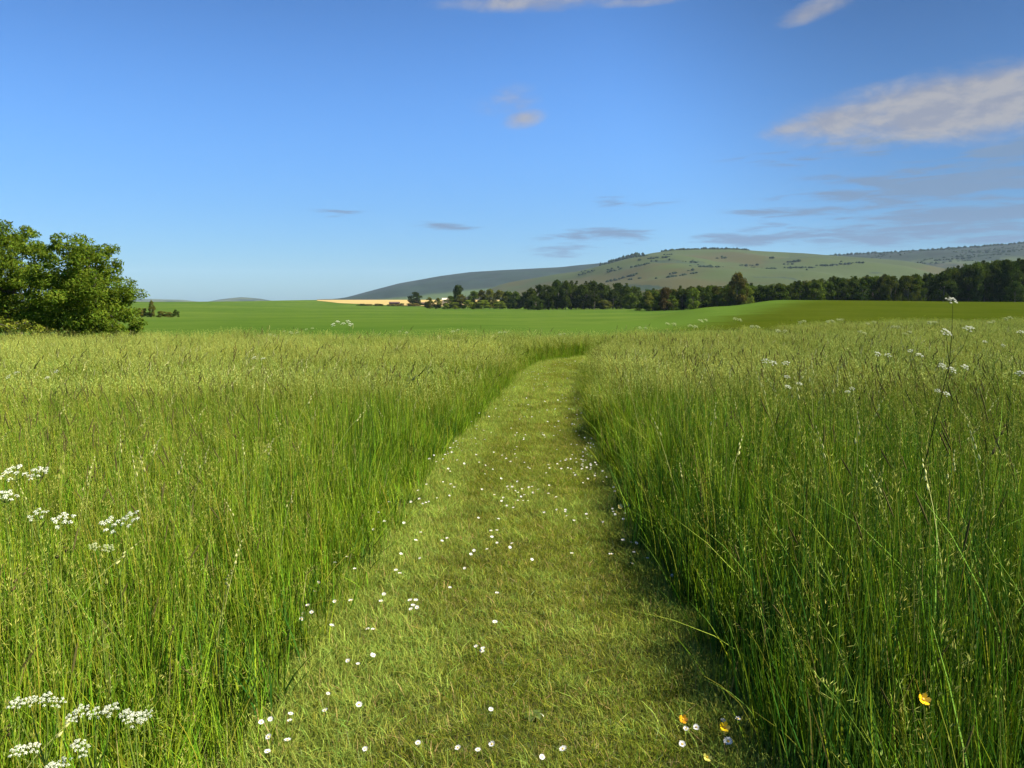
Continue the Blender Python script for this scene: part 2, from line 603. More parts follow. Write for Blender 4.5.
HM1 = hill_mat('forest_hill_cover', (0.042, 0.066, 0.016), (0.09, 0.07, 0.03), (0.007, 0.016, 0.008), 0.70, 0.60, 1, 0.6, (95, 112, 50, .095))
HM2 = hill_mat('moor_hill_cover', (0.028, 0.040, 0.007), (0.042, 0.040, 0.008), (0.014, 0.026, 0.012), 0.60, 0.33, 2, low_moor=0.0012)
HM3 = hill_mat('wooded_ridge_cover', (0.028, 0.041, 0.013), (0.038, 0.038, 0.017), (0.008, 0.016, 0.009), 0.49, 0.55, 3, 1.0, (215, 235, 60, 0.0))
HM4 = hill_mat('distant_hill_cover', (0.05, 0.062, 0.022), (0.06, 0.055, 0.028), (0.012, 0.022, 0.012), 0.52, 0.6, 4)
hill('forest_hill', [(318, 303), (335, 301), (352, 296), (370, 291), (400, 283), (440, 276), (470, 272), (500, 270), (560, 267), (600, 263), (640, 259), (700, 262), (760, 275)],
     3900, 5600, 7600, HM1, 50, 11)
moor, moor_g = hill('moor_hill', [(440, 306), (500, 287), (540, 279), (575, 273), (610, 264), (630, 258), (650, 253), (672, 250), (700, 249), (730, 249), (760, 251), (800, 253), (850, 257), (900, 262), (980, 276), (1060, 290)],
                    2000, 3600, 5200, HM2, 55, 12)
ridge, ridge_g = hill('wooded_ridge', [(740, 290), (790, 262), (830, 256), (860, 254), (900, 252), (940, 249), (985, 246), (1024, 243), (1080, 240), (1160, 244), (1260, 260), (1340, 290)],
                      2700, 4600, 6500, HM3, 50, 13)
hill('distant_hill', [(-150, 304), (-60, 298), (60, 299), (120, 300), (150, 298.8), (185, 299.8), (215, 303.5)], 7200, 8600, 9800, HM4, 20, 14)
hill('distant_hill', [(190, 305), (222, 299.2), (243, 297), (262, 298.6), (290, 304)], 6600, 7800, 9000, HM4, 20, 15)


# woods standing on the hills, too far off to count
M_hillwood = leafy('hill_wood_foliage', 0.1, 0.0, 0.5, 0.0)


def hill_wood(name, spots, label):
    mb = MB()
    nseg = 6
    for (x, y, z, h, w, col) in spots:
        # a rough crown: three stacked jittered rings and a tip
        V, F = [], []
        for lvl, (hh, ww) in enumerate(((0.0, 0.55), (0.35, 1.0), (0.7, 0.7))):
            for k in range(nseg):
                a = 2 * math.pi * k / nseg + lvl * 0.5
                j = random.uniform(0.7, 1.2)
                V.append((x + math.cos(a) * w * ww * j, y + math.sin(a) * w * ww * j, z + h * (hh + random.uniform(-.06, .06))))
        V.append((x, y, z + h))
        for lvl in range(2):
            for k in range(nseg):
                k2 = (k + 1) % nseg
                F.append((lvl * nseg + k, lvl * nseg + k2, (lvl + 1) * nseg + k2, (lvl + 1) * nseg + k))
        mb.add(V, F, np.array(col) * random.uniform(0.7, 1.3))
        mb.add([V[2 * nseg + k] for k in range(nseg)] + [V[-1]], [(k, (k + 1) % nseg, nseg) for k in range(nseg)], np.array(col) * random.uniform(0.8, 1.3))
    o = link(name, mb.mesh(name, M_hillwood))
    tag(o, label, 'wood', kind='stuff')
    return o


def on_hill(g, px, t):
    X, D, Z = g
    i = int(np.clip(np.argmin(np.abs((X[:, 29] / D[:, 29] * FPX + 512) - px)), 0, X.shape[0] - 1))
    j = int(np.clip(round(t * 29.5), 0, 59))
    return X[i, j], D[i, j], Z[i, j]


dark = (0.018, 0.034, 0.014)
spots = []
for px in np.arange(600, 640, 0.8):                       # plantation along the shoulder
    x, y, z = on_hill(moor_g, px + random.uniform(-1, 1), random.uniform(0.9, 1.0))
    spots.append((x + random.uniform(-8, 8), y, z - 2, random.uniform(14, 22), random.uniform(6, 10), dark))
for px in np.arange(662, 745, 0.9):                       # fringe along the summit
    x, y, z = on_hill(moor_g, px, random.uniform(0.97, 1.02))
    spots.append((x + random.uniform(-8, 8), y, z - 2, random.uniform(7, 13), random.uniform(6, 11), dark))
for (px, t, n, w) in [(585, .62, 20, 16), (610, .55, 26, 22), (640, .72, 18, 15), (655, .6, 30, 30), (690, .55, 20, 16), (705, .45, 40, 40), (722, .75, 14, 14), (745, .6, 26, 20), (760, .5, 40, 30),
                      (790, .6, 22, 20), (795, .5, 40, 30), (820, .55, 30, 25), (850, .55, 30, 30), (625, .4, 40, 40), (680, .35, 40, 45), (560, .55, 16, 16), (640, .5, 26, 25), (770, .72, 12, 10), (665, .8, 10, 10)]:
    for _ in range(n * 2 // 3):
        x, y, z = on_hill(moor_g, px + random.gauss(0, w * 0.22), t + random.gauss(0, 0.007))
        spots.append((x + random.uniform(-8, 8), y + random.uniform(-15, 15), z - 2, random.uniform(5, 9), random.uniform(4, 8), dark))
hill_wood('hill_wood', spots, 'scattered dark copses and tree lines over the green moor hill')
spots = []
for px in np.arange(800, 1030, 0.9):
    x, y, z = on_hill(ridge_g, px, random.uniform(0.96, 1.02))
    spots.append((x + random.uniform(-8, 8), y, z - 3, random.uniform(9, 18), random.uniform(8, 13), dark))
for (px, t, n, w) in [(880, .8, 12, 10), (830, .6, 60, 40), (900, .5, 60, 50), (960, .55, 80, 50), (1000, .7, 80, 60), (930, .8, 50, 60), (1010, .85, 60, 60), (860, .7, 30, 40)]:
    for _ in range(n):
        x, y, z = on_hill(ridge_g, px + random.gauss(0, w * 0.5), t + random.gauss(0, 0.02))
        spots.append((x + random.uniform(-8, 8), y + random.uniform(-15, 15), z - 3, random.uniform(6, 11), random.uniform(5, 9), dark))
hill_wood('ridge_wood', spots, 'dark forest belt along the far right ridge skyline')

# ------------------------------------------------------------------ the air
hm = bpy.data.materials.new('haze_air')
hm.use_nodes = True
H = NT(hm.node_tree)
H.n.clear()
pv = H.node('ShaderNodeVolumePrincipled')
pv.inputs['Color'].default_value = (0.60, 0.76, 1.0, 1)
pv.inputs['Density'].default_value = 0.000028
pv.inputs['Anisotropy'].default_value = 0.0
ho = H.node('ShaderNodeOutputMaterial')
H.l.new(pv.outputs[0], ho.inputs['Volume'])
mb = MB()
box(mb, -11200, 11200, -11200, 11200, -60, 420)
haze = link('haze', mb.mesh('haze', hm))
tag(haze, 'pale blue haze over the distant hills', 'haze', kind='stuff')


# ------------------------------------------------------------------ trees
def leaf_cloud(mb, centers, radii, n_per, size, col, colvar, flat=1.0, hang=0.2, shell=0.55):
    """rhombic leaves through a set of ellipsoid clumps; centers (k,3), radii (k,3)"""
    for c, r, n in zip(centers, radii, n_per):
        d = rng.normal(size=(n, 3))
        d /= np.linalg.norm(d, axis=1)[:, None]
        rr = shell + (1 - shell) * rng.random(n) ** 0.6
        rr *= 1 + 0.12 * rng.normal(size=n)
        P = c + d * rr[:, None] * r
        nrm = d * 0.6 + rng.normal(size=(n, 3)) * 0.55 + np.array([0, 0, 0.35])
        nrm /= np.linalg.norm(nrm, axis=1)[:, None]
        ax = np.cross(nrm, rng.normal(size=(n, 3)))
        ax[:, 2] -= hang
        ax -= nrm * np.sum(ax * nrm, 1)[:, None]
        ax /= np.linalg.norm(ax, axis=1)[:, None]
        bx = np.cross(nrm, ax)
        s = size * rng.uniform(0.6, 1.35, n)[:, None]
        a, b = ax * s, bx * s * 0.36 * flat
        fold = nrm * s * 0.12
        V = np.stack([P - a, P - b * 1.0 - a * 0.1 + fold, P + a, P + b - a * 0.1 + fold], 1).reshape(-1, 3)
        F = np.arange(4 * n).reshape(n, 4)
        clump = rng.uniform(0.82, 1.2)
        cc = np.array(col) * (clump * (1 + colvar * rng.normal(size=n)))[:, None].clip(0.35, 1.9)
        cc[:, 0] *= rng.uniform(0.85, 1.25, n)
        mb.add(V, F, np.repeat(cc, 4, 0))


def big_tree(name, label, base, lobes, leaf_n, leaf, col, D, trunk_r, trunk_h, cat='tree', yscale=1.0):
    root = empty(name, base)
    tag(root, label, cat)
    B = Vector(base)
    mb = MB()
    cents, rads, ns = [], [], []
    for (px, py, r) in lobes:
        p = at(px, py, D) - B
        rm = r * D / FPX
        for dy in (-0.9, 0.0, 0.9):
            yy = dy * 1.5 * yscale + random.uniform(-.3, .3)
            k = 1.0 if dy == 0 else random.uniform(0.75, 0.95)
            # break every lobe into several smaller sprays
            for _ in range(5):
                o = np.array([random.gauss(0, .42), random.gauss(0, .42), random.gauss(0, .40)]) * rm
                cents.append(np.array([p.x, p.y + yy, p.z]) + o)
                q = rm * k * random.uniform(0.36, 0.62)
                rads.append(np.array([q * 1.15, q * 1.15, q * 0.72]))
                ns.append(int(leaf_n * (q / 0.5) ** 2))
    leaf_cloud(mb, cents, rads, ns, leaf, col, 0.18)
    link('crown', mb.mesh('crown', M_leaf), root)
    tb = MB()
    top = Vector((random.uniform(-.3, .3), 0, trunk_h))
    tube(tb, [(0, 0, -0.2), (0.02, 0, 0.2), (0.05, 0, trunk_h * .5), top], [trunk_r * 1.5, trunk_r * 1.1, trunk_r * .9, trunk_r * .55], 10)
    for (px, py, r) in lobes:
        p = at(px, py, D) - B
        s = Vector((0.05, 0, trunk_h * random.uniform(.45, .95)))
        m = s.lerp(p, 0.5) + Vector((random.uniform(-.2, .2), random.uniform(-.3, .3), random.uniform(0, .3)))
        tube(tb, [s, m, p], [trunk_r * .42, trunk_r * .26, trunk_r * .08], 6)
    link('trunk', tb.mesh('trunk', M_bark, True), root)
    return root


TD = 30.0
bx_ = (92 - 512) / FPX * TD
big_tree('broadleaf_tree', 'spreading green broadleaf tree, lower right-hand one of the pair at the left edge', (bx_, TD, hz1(bx_, TD)),
         [(85, 255, 17), (77, 264, 12), (97, 266, 13), (62, 286, 20), (83, 280, 22), (102, 288, 18), (114, 296, 10), (70, 305, 20), (93, 304, 24), (111, 312, 15), (121, 326, 10), (76, 324, 18), (96, 326, 20), (88, 246, 9), (74, 252, 9), (120, 334, 9), (100, 336, 14), (56, 300, 14), (83, 334, 14), (108, 330, 14), (48, 318, 12), (95, 274, 14)],
         480, 0.066, (0.100, 0.152, 0.015), TD, 0.12, 1.9)
bx_ = (8 - 512) / FPX * (TD + 1)
big_tree('broadleaf_tree', 'taller green broadleaf tree cut by the left picture edge', (bx_, TD + 1, hz1(bx_, TD + 1)),
         [(14, 234, 13), (-2, 240, 16), (24, 250, 13), (33, 268, 14), (8, 258, 22), (-24, 256, 22), (48, 284, 12), (22, 280, 20), (-8, 285, 26), (44, 302, 12), (-40, 280, 26), (-60, 300, 26), (-30, 310, 26), (24, 300, 10), (-72, 320, 22), (6, 306, 14), (36, 314, 12), (14, 318, 12), (-10, 318, 16), (50, 326, 10)],
         480, 0.066, (0.098, 0.150, 0.015), TD + 1, 0.11, 2.2)
bx_ = (20 - 512) / FPX * 28.0
big_tree('leafy_bush', 'pale yellow-green bush at the foot of the left trees', (bx_, 28.0, hz1(bx_, 28.0)),
         [(12, 324, 9), (28, 326, 9), (44, 330, 9), (56, 334, 7), (-6, 326, 10), (-24, 328, 12), (20, 336, 9), (40, 338, 8), (2, 338, 9)],
         330, 0.052, (0.19, 0.225, 0.028), 28.0, 0.05, 0.6, 'bush', 0.5)


# unit-size far trees: one metre tall and wide, shared by every copy
def unit_tree(kind, seed):
    global rng
    keep = rng
    rng = np.random.default_rng(seed)
    rr = random.Random(seed)
    mb, tb = MB(), MB()
    cents, rads, ns = [], [], []
    if kind == 'conifer':
        n = 16
        for i in range(n):
            f = i / (n - 1)
            h = 0.03 + 0.94 * f
            w = 0.46 * (1 - f) ** 0.8 + 0.02
            for k in range(6 if f < .7 else 3):
                a = rr.uniform(0, 6.28)
                d = w * rr.uniform(0.35, 0.95)
                cents.append(np.array([math.cos(a) * d, math.sin(a) * d, h - d * 0.10]))
                rads.append(np.array([.09, .09, .045]) * (0.5 + 0.7 * (1 - f)))
                ns.append(26)
        leaf_cloud(mb, cents, rads, ns, 0.036, (1, 1, 1), 0.22, 0.8, 0.5, 0.2)
    else:
        n = 44 if kind == 'round' else 30
        for i in range(n):
            a = rr.uniform(0, 6.28)
            if kind == 'round':
                h = rr.uniform(0.07, 0.9)
                prof = max(0.55 if h < .3 else 0, math.sin(math.pi * min(1, (h + 0.08) ** 0.8)) ** 0.6)
            else:
                h = rr.uniform(0.05, 0.8)
                prof = (1 - h * 0.85) ** 0.5
            d = 0.40 * prof * math.sqrt(rr.uniform(0.05, 1))
            cents.append(np.array([math.cos(a) * d, math.sin(a) * d, h]))
            q = rr.uniform(0.09, 0.16)
            rads.append(np.array([q, q, q * .72]))
            ns.append(int(95 * (q / .12) ** 2))
        leaf_cloud(mb, cents, rads, ns, 0.034, (1, 1, 1), 0.22, 1.2, 0.2, 0.4)
    tube(tb, [(0, 0, -0.03), (0.005, 0, 0.25), (0, 0, 0.6)], [0.03, 0.022, 0.008], 6)
    for i in range(4):
        a = rr.uniform(0, 6.28)
        tube(tb, [(0, 0, .2 + .08 * i), (math.cos(a) * .2, math.sin(a) * .2, .4 + .08 * i)], [0.012, 0.004], 5)
    rng = keep
    lo = np.concatenate(mb.v).min(0)
    hi = np.concatenate(mb.v).max(0)
    ctr = (lo + hi) / 2
    sc = np.array([1 / (hi[0] - lo[0]), 1 / (hi[1] - lo[1]), 1 / (hi[2] - min(lo[2], 0))]) * np.array([1.08, 1.08, 1.03])
    mb.v = [(v - np.array([ctr[0], ctr[1], min(lo[2], 0)])) * sc for v in mb.v]
    return mb.mesh(kind + '_crown', M_farleaf), tb.mesh(kind + '_trunk', M_bark)


UNITS = {k: [unit_tree(k, 100 + 10 * j + i) for i in range(3)] for j, k in enumerate(('conifer', 'round', 'bush'))}


def far_tree(name, label, px, D, top, wpx, kind, col, group=None, cat='tree'):
    x = (px - 512) / FPX * D
    z = hz1(x, D)
    h = at(px, top, D).z - z
    w = wpx / FPX * D
    root = empty(name, (x, D, z), random.uniform(0, 6.28))
    tag(root, label, cat, group)
    cm, tm = random.choice(UNITS[kind])
    c = link('crown', cm, root)
    c.scale = (w, w, h)
    k = random.uniform(0.8, 1.2)
    c.color = (col[0] * k * random.uniform(.9, 1.1), col[1] * k, col[2] * k, 1)
    t = link('trunk', tm, root)
    t.scale = (w, w, h)
    return root


DG = (0.036, 0.058, 0.008)      # dark conifer green
MG = (0.055, 0.085, 0.010)      # mid green
LG = (0.130, 0.175, 0.020)      # fresh light green
OL = (0.098, 0.108, 0.018)      # olive
GO = (0.098, 0.088, 0.016)       # young golden-brown leaves
# copse in the middle distance
for i in range(26):
    px = 530 + i * 4.3 + random.uniform(-2, 2)
    top = np.interp(px, [526, 540, 560, 600, 630, 645], [291, 283, 281, 282, 285, 291]) + random.uniform(-1.5, 3)
    far_tree('conifer_tree' if i % 2 else 'broadleaf_tree', 'dark conifer in the dense copse at mid picture' if i % 2 else 'dark round-crowned tree in the dense copse at mid picture', px, 450 + (i * 7 % 26) - 4, top, random.uniform(15, 24), 'conifer' if i % 2 else 'round', DG,
             'conifers of the middle copse' if i % 2 else 'round trees of the middle copse')
for (px, top, w, col, lab) in [(604, 300, 16, OL, 'small olive bush low in front of the dark middle copse'), (630, 293, 17, MG, 'mid-green tree at the right end of the dark middle copse'),
                               (536, 296, 16, DG, 'low dark tree at the left end of the middle copse'), (629, 299, 13, LG, 'light green bush at the right foot of the middle copse')]:
    far_tree('leafy_bush' if 'bush' in lab else 'broadleaf_tree', lab, px, 440, top, w, 'round', col, cat='bush' if 'bush' in lab else 'tree')
# mixed bushes left of the copse
far_tree('conifer_tree', 'dark pointed tree rising alone above the bushes left of the copse', 458, 600, 284.5, 15, 'round', DG)
far_tree('broadleaf_tree', 'round dark tree standing alone in front of the yellow field', 415, 800, 292, 15, 'round', DG)
for i, (px, top, w, col) in enumerate([(430, 297, 10, OL), (438, 298, 9, OL), (450, 296, 13, MG), (462, 294, 15, OL), (474, 291, 17, MG), (482, 290, 16, OL), (490, 289, 16, OL), (500, 290, 18, OL), (508, 291, 17, MG), (516, 291, 16, MG), (524, 292, 14, DG),
                                       (468, 300, 12, LG), (484, 300, 14, LG), (500, 301, 14, LG), (446, 303, 10, LG), (456, 302, 10, LG), (516, 301, 12, OL), (476, 303, 9, LG)]):
    tone = {OL: 'olive-brown', MG: 'mid-green', LG: 'fresh green', DG: 'dark green'}[col]
    far_tree('leafy_bush' if col is LG else 'broadleaf_tree', f'{tone} {"bush" if col is LG else "tree"} in the mixed hedge between the copse and yellow field', px, 540 if col is not LG else 510, top, w, 'bush' if col is LG else 'round', col,
             f'{tone} plants of the mixed hedge', cat='bush' if col is LG else 'tree')
# woodland edge behind the olive field, three ranks deep
n = 0
for rank, (D, step) in enumerate(((345, 8.5), (362, 9.0), (380, 10.0))):
    px = 646 + rank * 3
    while px < 1075:
        top = np.interp(px, [640, 660, 700, 740, 770, 800, 840, 890, 935, 945, 975, 1000, 1075], [289, 288, 286, 284, 284, 279.5, 277, 275, 273, 267, 262, 259, 258])
        top += random.uniform(-0.8, 2.2) + (1.5 - rank * 1.0)
        con = (n * 5 % 7) < 2
        right = px > 935
        col = DG if con else random.choice((DG, DG, MG) if right else (DG, MG, MG, (0.055, 0.066, 0.010)))
        if con:
            lab, grp = ('tall dark conifer in the high wood at the right edge', 'conifers of the high right wood') if right else ('dark conifer in the wood behind the olive field', 'conifers behind the olive field')
        else:
            lab, grp = ('tall dark broadleaf tree in the high wood at the right edge', 'broadleaf trees of the high right wood') if right else ('dark broadleaf tree in the wood behind the olive field', 'broadleaf trees behind the olive field')
        far_tree('conifer_tree' if con else 'broadleaf_tree', lab, px, D + random.uniform(-5, 5), top, random.uniform(17, 25) * (1.25 if right else 1), 'conifer' if con else 'round', col, grp)
        px += step * random.uniform(0.8, 1.2)
        n += 1
for (px, top, w, col, k, lab) in [(736, 272, 21, GO, 'round', 'golden-brown topped tree rising above the wood behind the green field'),
                                  (745, 283, 16, LG, 'round', 'light green tree beside the golden-brown topped tree'),
                                  (692, 288, 17, LG, 'round', 'pale green round bush at the near edge of the right wood'),
                                  (648, 291, 13, OL, 'round', 'pale olive tree in the gap right of the copse'),
                                  (664, 287, 16, (0.060, 0.048, 0.016), 'round', 'reddish-brown tree just right of the gap in the wood'),
                                  (730, 296, 14, MG, 'bush', 'low green bush under the golden-brown topped tree'),
                                  (716, 295, 13, MG, 'bush', 'low green bush right of the pale round bush'),
                                  (672, 299, 14, LG, 'bush', 'fresh green bush below the reddish-brown tree'),
                                  (652, 300, 14, LG, 'bush', 'fresh green bush below the pale olive tree'),
                                  (1012, 281, 20, MG, 'bush', 'lighter green bush in front of the high wood at right')]:
    bush = 'bush' in lab
    far_tree('leafy_bush' if bush else 'broadleaf_tree', lab, px, 332, top, w, k, col, cat='bush' if bush else 'tree')
# bushes in the hollow beside the left trees
for (px, top, w, col, k, lab) in [(153, 300, 7, OL, 'round', 'thin feathery tree in the far hedge beside the left trees'),
                                  (143, 308, 13, OL, 'bush', 'brownish bush touching the left trees in the far field'),
                                  (162, 311, 11, OL, 'bush', 'low brown-green bush right of the thin feathery tree'),
                                  (170, 312, 11, OL, 'bush', 'low brown-green bush in the middle of the far field hedge'),
                                  (177, 309.5, 7, DG, 'bush', 'dark bush at the right end of the far field hedge'),
                                  (148, 312, 10, MG, 'bush', 'low green bush at the foot of the thin feathery tree')]:
    bush = 'bush' in lab
    far_tree('leafy_bush' if bush else 'broadleaf_tree', lab, px, 205, top, w, k, col, cat='bush' if bush else 'tree')
# hedge at the foot of the yellow field
for i, px in enumerate(range(362, 446, 7)):
    far_tree('hedge_bush', 'olive hedge bush along the foot of the yellow field', px + random.uniform(-2, 2), 785, 303.6 + random.uniform(-.5, .7), random.uniform(8, 12), 'bush', (0.15, 0.13, 0.03) if i % 3 else MG, 'hedge bushes below the yellow field', 'bush')

# ------------------------------------------------------------------ farm buildings by the yellow field
M_darkboard = simple('dark_brown_boarding', (0.055, 0.026, 0.016), 0.8, 1.5, 0.3)
M_roof = simple('rust_brown_roof', (0.07, 0.035, 0.025), 0.7, 0.8, 0.3)
M_cream = simple('cream_render', (0.62, 0.52, 0.36), 0.85, 0.6, 0.08)
M_dkdoor = simple('dark_door_wood', (0.03, 0.02, 0.015), 0.7, 2.0, 0.2)


def barn(name, label, px, D, wm, dm, eave, ridge_h, wall, roof, doors):
    x = (px - 512) / FPX * D
    root = empty(name, (x, D, hz1(x, D)))
    tag(root, label, 'farm building')
    b = MB()
    box(b, -wm / 2, wm / 2, -dm / 2, dm / 2, -0.5, eave)
    for s in (-1, 1):       # gable triangles
        b.add([(s * wm / 2, -dm / 2, eave), (s * wm / 2, dm / 2, eave), (s * wm / 2, 0, ridge_h - .1)], [(0, 1, 2)])
    link('wall', b.mesh('wall', wall), root)
    r = MB()
    o = 0.35
    for s in (-1, 1):
        V = [(-wm / 2 - o, s * (dm / 2 + o), eave - 0.05), (wm / 2 + o, s * (dm / 2 + o), eave - 0.05), (wm / 2 + o, 0, ridge_h), (-wm / 2 - o, 0, ridge_h)]
        V += [(a, c, z + 0.18) for a, c, z in V]
        r.add(V, [(0, 1, 2, 3), (4, 5, 6, 7), (0, 1, 5, 4), (1, 2, 6, 5), (3, 0, 4, 7)])
    link('roof', r.mesh('roof', roof), root)
    for (dx, dw, dh) in doors:
        d = MB()
        box(d, dx - dw / 2, dx + dw / 2, -dm / 2 - 0.08, -dm / 2 - 0.003, 0, dh)
        link('door', d.mesh('door', M_dkdoor), root)
    return root


barn('farm_shed', 'long low dark brown shed at the left end of the yellow field', 395, 830, 10, 7, 2.3, 3.4, M_darkboard, M_roof, [(-2.5, 2, 2), (2.2, 2, 2)])
barn('farm_shed', 'low dark brown shed just right of the lone round tree', 423, 835, 9, 6, 2.0, 3.2, M_darkboard, M_roof, [(0, 2, 1.8)])
barn('farm_barn', 'cream walled barn with a dark base between two bushes', 446, 830, 6.5, 7, 6.2, 8.0, M_cream, M_cream, [(0, 5.5, 2.2)])


# ------------------------------------------------------------------ grass
def blades(mb, n, px, py, h, w, lean, az, segs, col, curl=1.0, mi=0, z0=0.0, tipw=0.08):
    """n ribbons; arrays of base x, y, height, width, sideways reach, azimuth"""
    t = np.linspace(0, 1, segs + 1)
    prof = np.maximum((1 - t) ** 0.55 * (0.75 + 0.6 * t * (1 - t) * 2), tipw)
    reach = lean[:, None] * (t[None, :] ** (1.6 * curl))
    zz = h[:, None] * (t - 0.22 * (lean / np.maximum(h, 1e-3))[:, None].clip(0, 1.6) * t ** 3) + z0
    cx, sx = np.cos(az), np.sin(az)
    tw = az + math.pi / 2 + rng.uniform(-0.9, 0.9, n)
    wx, wy = np.cos(tw), np.sin(tw)
    hw = 0.5 * w[:, None] * prof[None, :]
    X = px[:, None] + cx[:, None] * reach
    Y = py[:, None] + sx[:, None] * reach
    L = np.stack([X - wx[:, None] * hw, Y - wy[:, None] * hw, zz], 2)
    Rr = np.stack([X + wx[:, None] * hw, Y + wy[:, None] * hw, zz], 2)
    V = np.stack([L, Rr], 2).reshape(-1, 3)                   # n, segs+1, 2
    base = (np.arange(n) * (segs + 1) * 2)[:, None] + (np.arange(segs) * 2)[None, :]
    base = base.ravel()
    F = np.stack([base, base + 1, base + 3, base + 2], 1)
    mb.add(V, F, np.repeat(col, (segs + 1) * 2, 0), mi)


def gcol(n, base, var=0.26, hue=0.20):
    c = np.array(base)[None, :] * (1 + var * rng.normal(size=n))[:, None].clip(0.4, 1.7)
    c[:, 0] *= (1 + hue * rng.normal(size=n)).clip(0.6, 1.6)
    return c


G_BLADE = (0.124, 0.206, 0.011)
G_YOUNG = (0.195, 0.270, 0.017)
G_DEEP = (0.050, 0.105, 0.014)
G_DRY = (0.30, 0.26, 0.09)
G_HEAD = (0.32, 0.372, 0.092)
G_HEADNEAR = (0.24, 0.25, 0.055)
G_DARKHEAD = (0.075, 0.070, 0.022)


def tall_tuft(rad, nb, ns, hb, hs, wb, segs, heads=14, dark=0, blur=1.0, hcol=G_HEAD, deep=0.10):
    mb = MB()
    a = rng.uniform(0, 6.283, nb)
    r = rad * np.sqrt(rng.random(nb))
    h = rng.uniform(*hb, nb)
    h *= np.where(rng.random(nb) < .25, .55, 1)
    az = rng.uniform(0, 6.283, nb)
    lean = h * np.abs(rng.normal(0.10, 0.16, nb)).clip(0.02, 0.8)
    col = gcol(nb, G_BLADE)
    yb = rng.random(nb) < 0.3
    col[yb] = gcol(yb.sum(), G_YOUNG)
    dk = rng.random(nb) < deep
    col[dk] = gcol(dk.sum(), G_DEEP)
    dry = rng.random(nb) < 0.03
    col[dry] = gcol(dry.sum(), G_DRY)
    blades(mb, nb, r * np.cos(a), r * np.sin(a), h, rng.uniform(*wb, nb), lean, az, segs, col)
    m = max(1, nb // 60)
    a = rng.uniform(0, 6.283, m)
    r = rad * np.sqrt(rng.random(m))
    h = rng.uniform(hb[1] * .75, hb[1] * 1.2, m)
    blades(mb, m, r * np.cos(a), r * np.sin(a), h, rng.uniform(*wb, m) * .9, h * rng.uniform(.3, .8, m), rng.uniform(0, 6.283, m), segs + 1, gcol(m, (0.24, 0.27, 0.035), .25), 1.3)
    for i in range(ns):
        a, r = rng.uniform(0, 6.283), rad * math.sqrt(rng.random())
        b = Vector((r * math.cos(a), r * math.sin(a), 0))
        h = rng.uniform(*hs)
        az = rng.normal(2.6, 1.1)
        ln = h * abs(rng.normal(0.12, 0.10))
        d = Vector((math.cos(az), math.sin(az), 0))
        pts = [b + d * ln * t ** 2.2 + Vector((0, 0, h * (t - 0.05 * t ** 4))) for t in (0, .35, .65, .85, 1)]
        sc = gcol(1, (0.19, 0.21, 0.025), .15)[0]
        isdark = i < dark
        tube(mb, pts, [0.0013 * blur, 0.0011 * blur, 0.0009 * blur, 0.0007 * blur, 0.0005 * blur], 3, sc)
        hc = gcol(1, G_DARKHEAD if isdark else (hcol if blur > 1 else G_HEADNEAR), .2, .1)[0]
        top, dirv = pts[-1], (pts[-1] - pts[-2]).normalized()
        if isdark:
            L = rng.uniform(0.05, 0.08)
            q = [top + dirv * L * t for t in (-.1, .15, .5, .85, 1.05)]
            tube(mb, q, [0.001, 0.0026 * blur, 0.0030 * blur, 0.0024 * blur, 0.0006], 5, hc)
        else:
            L = rng.uniform(0.09, 0.17)
            k = heads
            tt = rng.random(k)
            spread = 0.022 * (1 - 0.75 * tt) * rng.uniform(.3, 1.3) * math.sqrt(blur)
            aa = rng.uniform(0, 6.283, k)
            P = np.array([top[:]]) + np.array([dirv[:]]) * ((tt - .75) * L)[:, None]
            ox, oy = np.cos(aa) * spread, np.sin(aa) * spread
            ln_ = rng.uniform(0.006, 0.013, k) * math.sqrt(blur)
            wd = rng.uniform(0.0008, 0.0015, k) * blur
            hcs = hc[None, :] * rng.uniform(.75, 1.25, k)[:, None]
            tip = np.stack([ox * 1.0, oy * 1.0, ln_], 1)
            o0 = P + np.stack([ox, oy, 0 * ox], 1)
            side = np.stack([-np.sin(aa + 0.7), np.cos(aa + 0.7), 0 * aa], 1) * wd[:, None]
            V = np.stack([o0, o0 + tip * .45 + side, o0 + tip, o0 + tip * .45 - side], 1).reshape(-1, 3)
            mb.add(V, np.arange(4 * k).reshape(k, 4), np.repeat(hcs, 4, 0))
    return mb.mesh('grass_tuft', M_grass)


